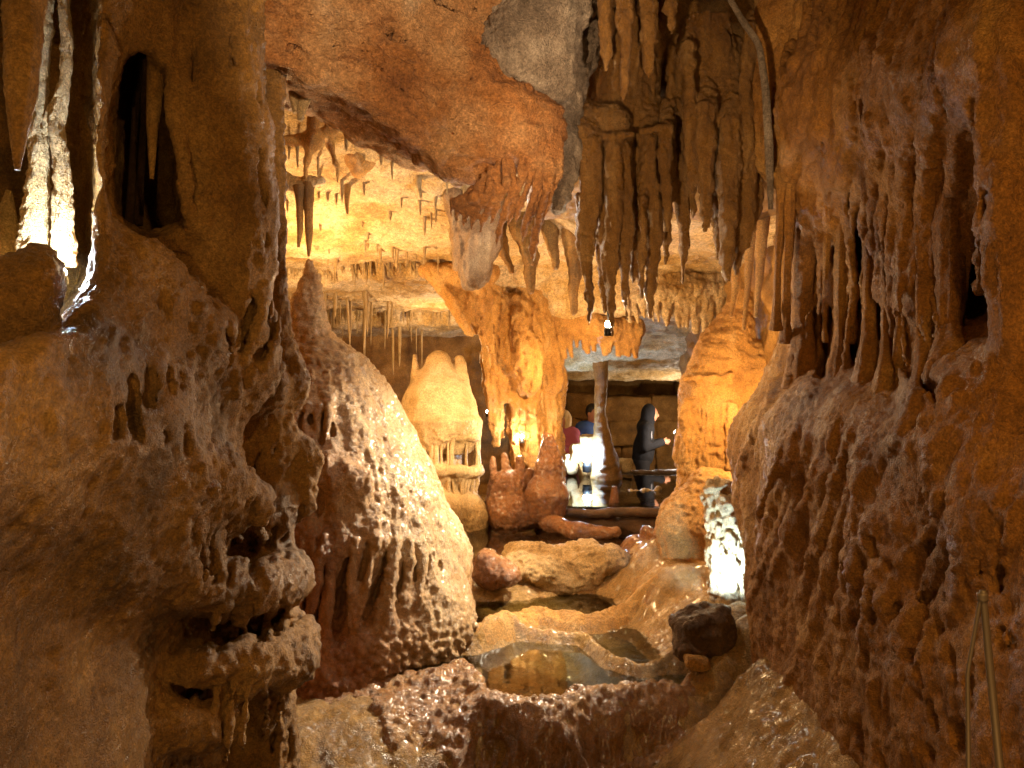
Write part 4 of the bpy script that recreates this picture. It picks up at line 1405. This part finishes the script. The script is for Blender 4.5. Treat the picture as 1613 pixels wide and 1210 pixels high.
def path_lamp(px, py, d, r, label, cool=False):
    e = empty('cave_lamp', at(px, py, d))
    tag(e, label, 'lamp', 'lamps hidden among the formations')
    child(tube([(*(at(px, py, d) + [0, 0, -.6 * r]), r * .5), (*(at(px, py, d) + [0, -.1 * r, .1 * r]), r), (*(at(px, py, d) + [0, -.1 * r, .9 * r]), r * .35)], M_BULBC if cool else M_BULB, 'bulb', px=False, seg=12, lump=0), e)
    child(tube([(*(at(px, py, d) + [0, .1 * r, -2.4 * r]), r * .9), (*(at(px, py, d) + [0, .05 * r, -1.2 * r]), r), (*(at(px, py, d) + [0, 0, -.5 * r]), r * .7)], M_HOUSE, 'socket', px=False, seg=12, lump=0), e)


path_lamp(958, 512, 3.68, .022, 'bright warm bulb right under the long drapery tips')
lp = [o for o in C.objects if o.name.startswith('cave_lamp')][-1]
child(tube([(962, 430, 3.7, 2), (957, 480, 3.7, 2), (959, 512, 3.7, 2)], M_HOUSE, 'cable', seg=8, lump=0), lp)
path_lamp(822, 688, 7.27, .024, 'small warm lamp inside the foot of the golden column')
path_lamp(925, 724, 9.0, .06, 'white lamp glaring at the edge of the far pool', True)
path_lamp(1066, 682, 10.3, .045, 'white lamp behind the hooded person at the far end', True)
path_lamp(1166, 972, 4.06, .02, 'cool lamp wedged behind the dark rock at the right wall', True)
path_lamp(100, 430, 2.0, .012, 'cool lamp glinting below the white alcove columns', True)
path_lamp(768, 649, 7.9, .02, 'tiny amber lamp between bell shaped stalagmite and golden column')

# ---- steel post of the handrail
M_STEEL = plain('dull_steel', '#6f6250', .55, .4)
e = empty('metal_post', at(1575, 1250, 1.5))
tag(e, 'dull metal handrail post at the foot of the right wall', 'handrail')
child(tube([(1548, 930, 1.5, 5), (1560, 1060, 1.5, 6), (1580, 1260, 1.5, 6)], M_STEEL, 'post', seg=16, lump=0), e)
child(tube([(1547, 934, 1.5, 8), (1548.5, 946, 1.5, 8)], M_STEEL, 'collar', seg=16, lump=0), e)
child(tube([(1545, 940, 1.5, 3), (1524, 1060, 1.52, 3), (1526, 1260, 1.52, 4)], M_STEEL, 'brace', seg=12, lump=0), e)

# ================================================================== PEOPLE
M_SKIN = plain('skin', '#b98268', .5)
M_NAVY = plain('navy_cloth', '#0e0f18', .95)
M_BLACK = plain('dark_trousers', '#15141a', .9)
M_PINK = plain('pink_cloth', '#a8566e', .85)
M_BLUE = plain('blue_cloth', '#2c4a86', .8)
M_BLOND = plain('blond_hair', '#c9ac7c', .6)
M_HAIR = plain('dark_hair', '#1c1512', .6)
M_STRIPE = plain('pale_print', '#8d8d98', .8)


def person(px, d, top, floor, face, label, jacket, hair, hooded=False, long_hair=False, lean=.0, stripe=False):
    """a standing figure looking along +x before it is turned by face"""
    H = top - floor
    k = H / 1.72
    e = empty('person', ((px - 806.5) / F * d, d, floor))
    e.rotation_euler = (0, 0, face)
    tag(e, label, 'person')
    V = lambda x, y, z: (k * (x + lean * max(0, z - .95)), k * y, k * z)
    R = lambda r: r * k

    def limbs(s, g, what):
        if 'torso' in what:
            s.cap(V(0, 0, .98), V(0, 0, 1.15), R(.135 + g), R(.135 + g), .06)
            for y in (-.09, .09):
                s.cap(V(0, y, 1.0), V(.0, y, 1.38), R(.10 + g), R(.095 + g), .06)
            s.cap(V(0, -.15, 1.4), V(0, .15, 1.4), R(.065 + g), R(.065 + g), .06)
        if 'arms' in what:
            for sy in (-1, 1):
                s.cap(V(0, sy * .19, 1.4), V(.02, sy * .24, 1.13), R(.052 + g), R(.044 + g), .03)
                s.cap(V(.02, sy * .24, 1.13), V(.25, sy * .09, 1.2), R(.042 + g), R(.03 + g), .03)
        if 'legs' in what:
            for sy in (-1, 1):
                s.cap(V(0, sy * .09, .92), V(.02, sy * .1, .5), R(.085 + g), R(.058 + g), .03)
                s.cap(V(.02, sy * .1, .5), V(-.02, sy * .1, .09), R(.056 + g), R(.04 + g), .03)

    s = Solid(.011)
    limbs(s, 0, ('torso', 'arms', 'legs'))
    hx = .05
    s.ball(V(hx, 0, 1.6), (R(.095), R(.076), R(.12)), .02)
    s.cap(V(0, 0, 1.42), V(.03, 0, 1.54), R(.058), R(.052), .03)
    s.ball(V(hx + .1, 0, 1.585), (R(.018), R(.014), R(.022)), .015)
    for sy in (-1, 1):
        s.ball(V(hx, sy * .078, 1.6), (R(.022), R(.012), R(.032)), .01)
        s.ball(V(hx + .088, sy * .032, 1.62), (R(.012), R(.014), R(.01)), .01, True)
        s.ball(V(.28, sy * .075, 1.205), (R(.045), R(.02), R(.035)), .015)
        for f, (dz, L) in enumerate(((.028, .05), (.01, .06), (-.008, .055), (-.026, .04))):
            s.cap(V(.31, sy * .072, 1.205 + dz), V(.31 + L, sy * .05, 1.205 + dz * 1.2), R(.0095), R(.008), .006)
        s.cap(V(.27, sy * .07, 1.235), V(.31, sy * .04, 1.26), R(.011), R(.009), .008)
        s.cap(V(-.05, sy * .1, .04), V(.16, sy * .11, .035), R(.045), R(.038), .03)
    child0(build(s, 'body', M_SKIN), e)
    s = Solid(.012)
    limbs(s, .022, ('torso', 'arms'))
    if hooded:
        s.ball(V(hx - .035, 0, 1.61), (R(.115), R(.115), R(.15)), .05)
        s.cap(V(-.03, 0, 1.42), V(0, 0, 1.5), R(.11), R(.10), .05)
        s.ball(V(hx + .1, 0, 1.59), (R(.075), R(.065), R(.10)), .02, True)
    child0(build(s, 'jacket', jacket, disp=[('n', 9, .012)]), e)
    s = Solid(.012)
    limbs(s, .018, ('legs',))
    s.cap(V(0, -.05, .95), V(0, .05, .95), R(.13), R(.13), .05)
    child0(build(s, 'trousers', M_BLACK, disp=[('n', 9, .008)]), e)
    if not hooded:
        s = Solid(.009)
        s.ball(V(hx - .025, 0, 1.635), (R(.1), R(.09), R(.115)), .03)
        if long_hair:
            for sy in (-1, 0, 1):
                s.cap(V(hx - .06 + .02 * abs(sy), sy * .07, 1.62), V(hx - .05 + .07 * abs(sy), sy * .1, 1.3), R(.05), R(.04), .03)
        s.ball(V(hx + .095, 0, 1.585), (R(.055), R(.06), R(.095)), .02, True)
        child0(build(s, 'hair', hair, disp=[('n', (26, 26, 6), .012)]), e)
    if stripe:
        for (x, y, z, dx, dz) in ((.0, -.215, 1.27, .05, .008), (.09, -.19, 1.31, .012, .06)):
            s = Solid(.007)
            s.box(V(x, y + .02, z), (R(dx), R(.03), R(dz)), .005, .01)
            child0(build(s, 'print_stripe', M_STRIPE), e)


def child0(o, par):
    o.parent = par
    return o


person(1012, 11.2, .78, -.92, math.radians(-12), 'person in a dark hooded jacket bending over their hands', M_NAVY, M_HAIR, hooded=True, lean=.12, stripe=True)
person(891, 10.7, .72, -.9, math.radians(-140), 'long haired blond person in a pink top half hidden by the golden column', M_PINK, M_BLOND, long_hair=True)
person(931, 10.9, .80, -.9, math.radians(-60), 'dark haired person in a blue jacket behind the knobbly column', M_BLUE, M_HAIR)
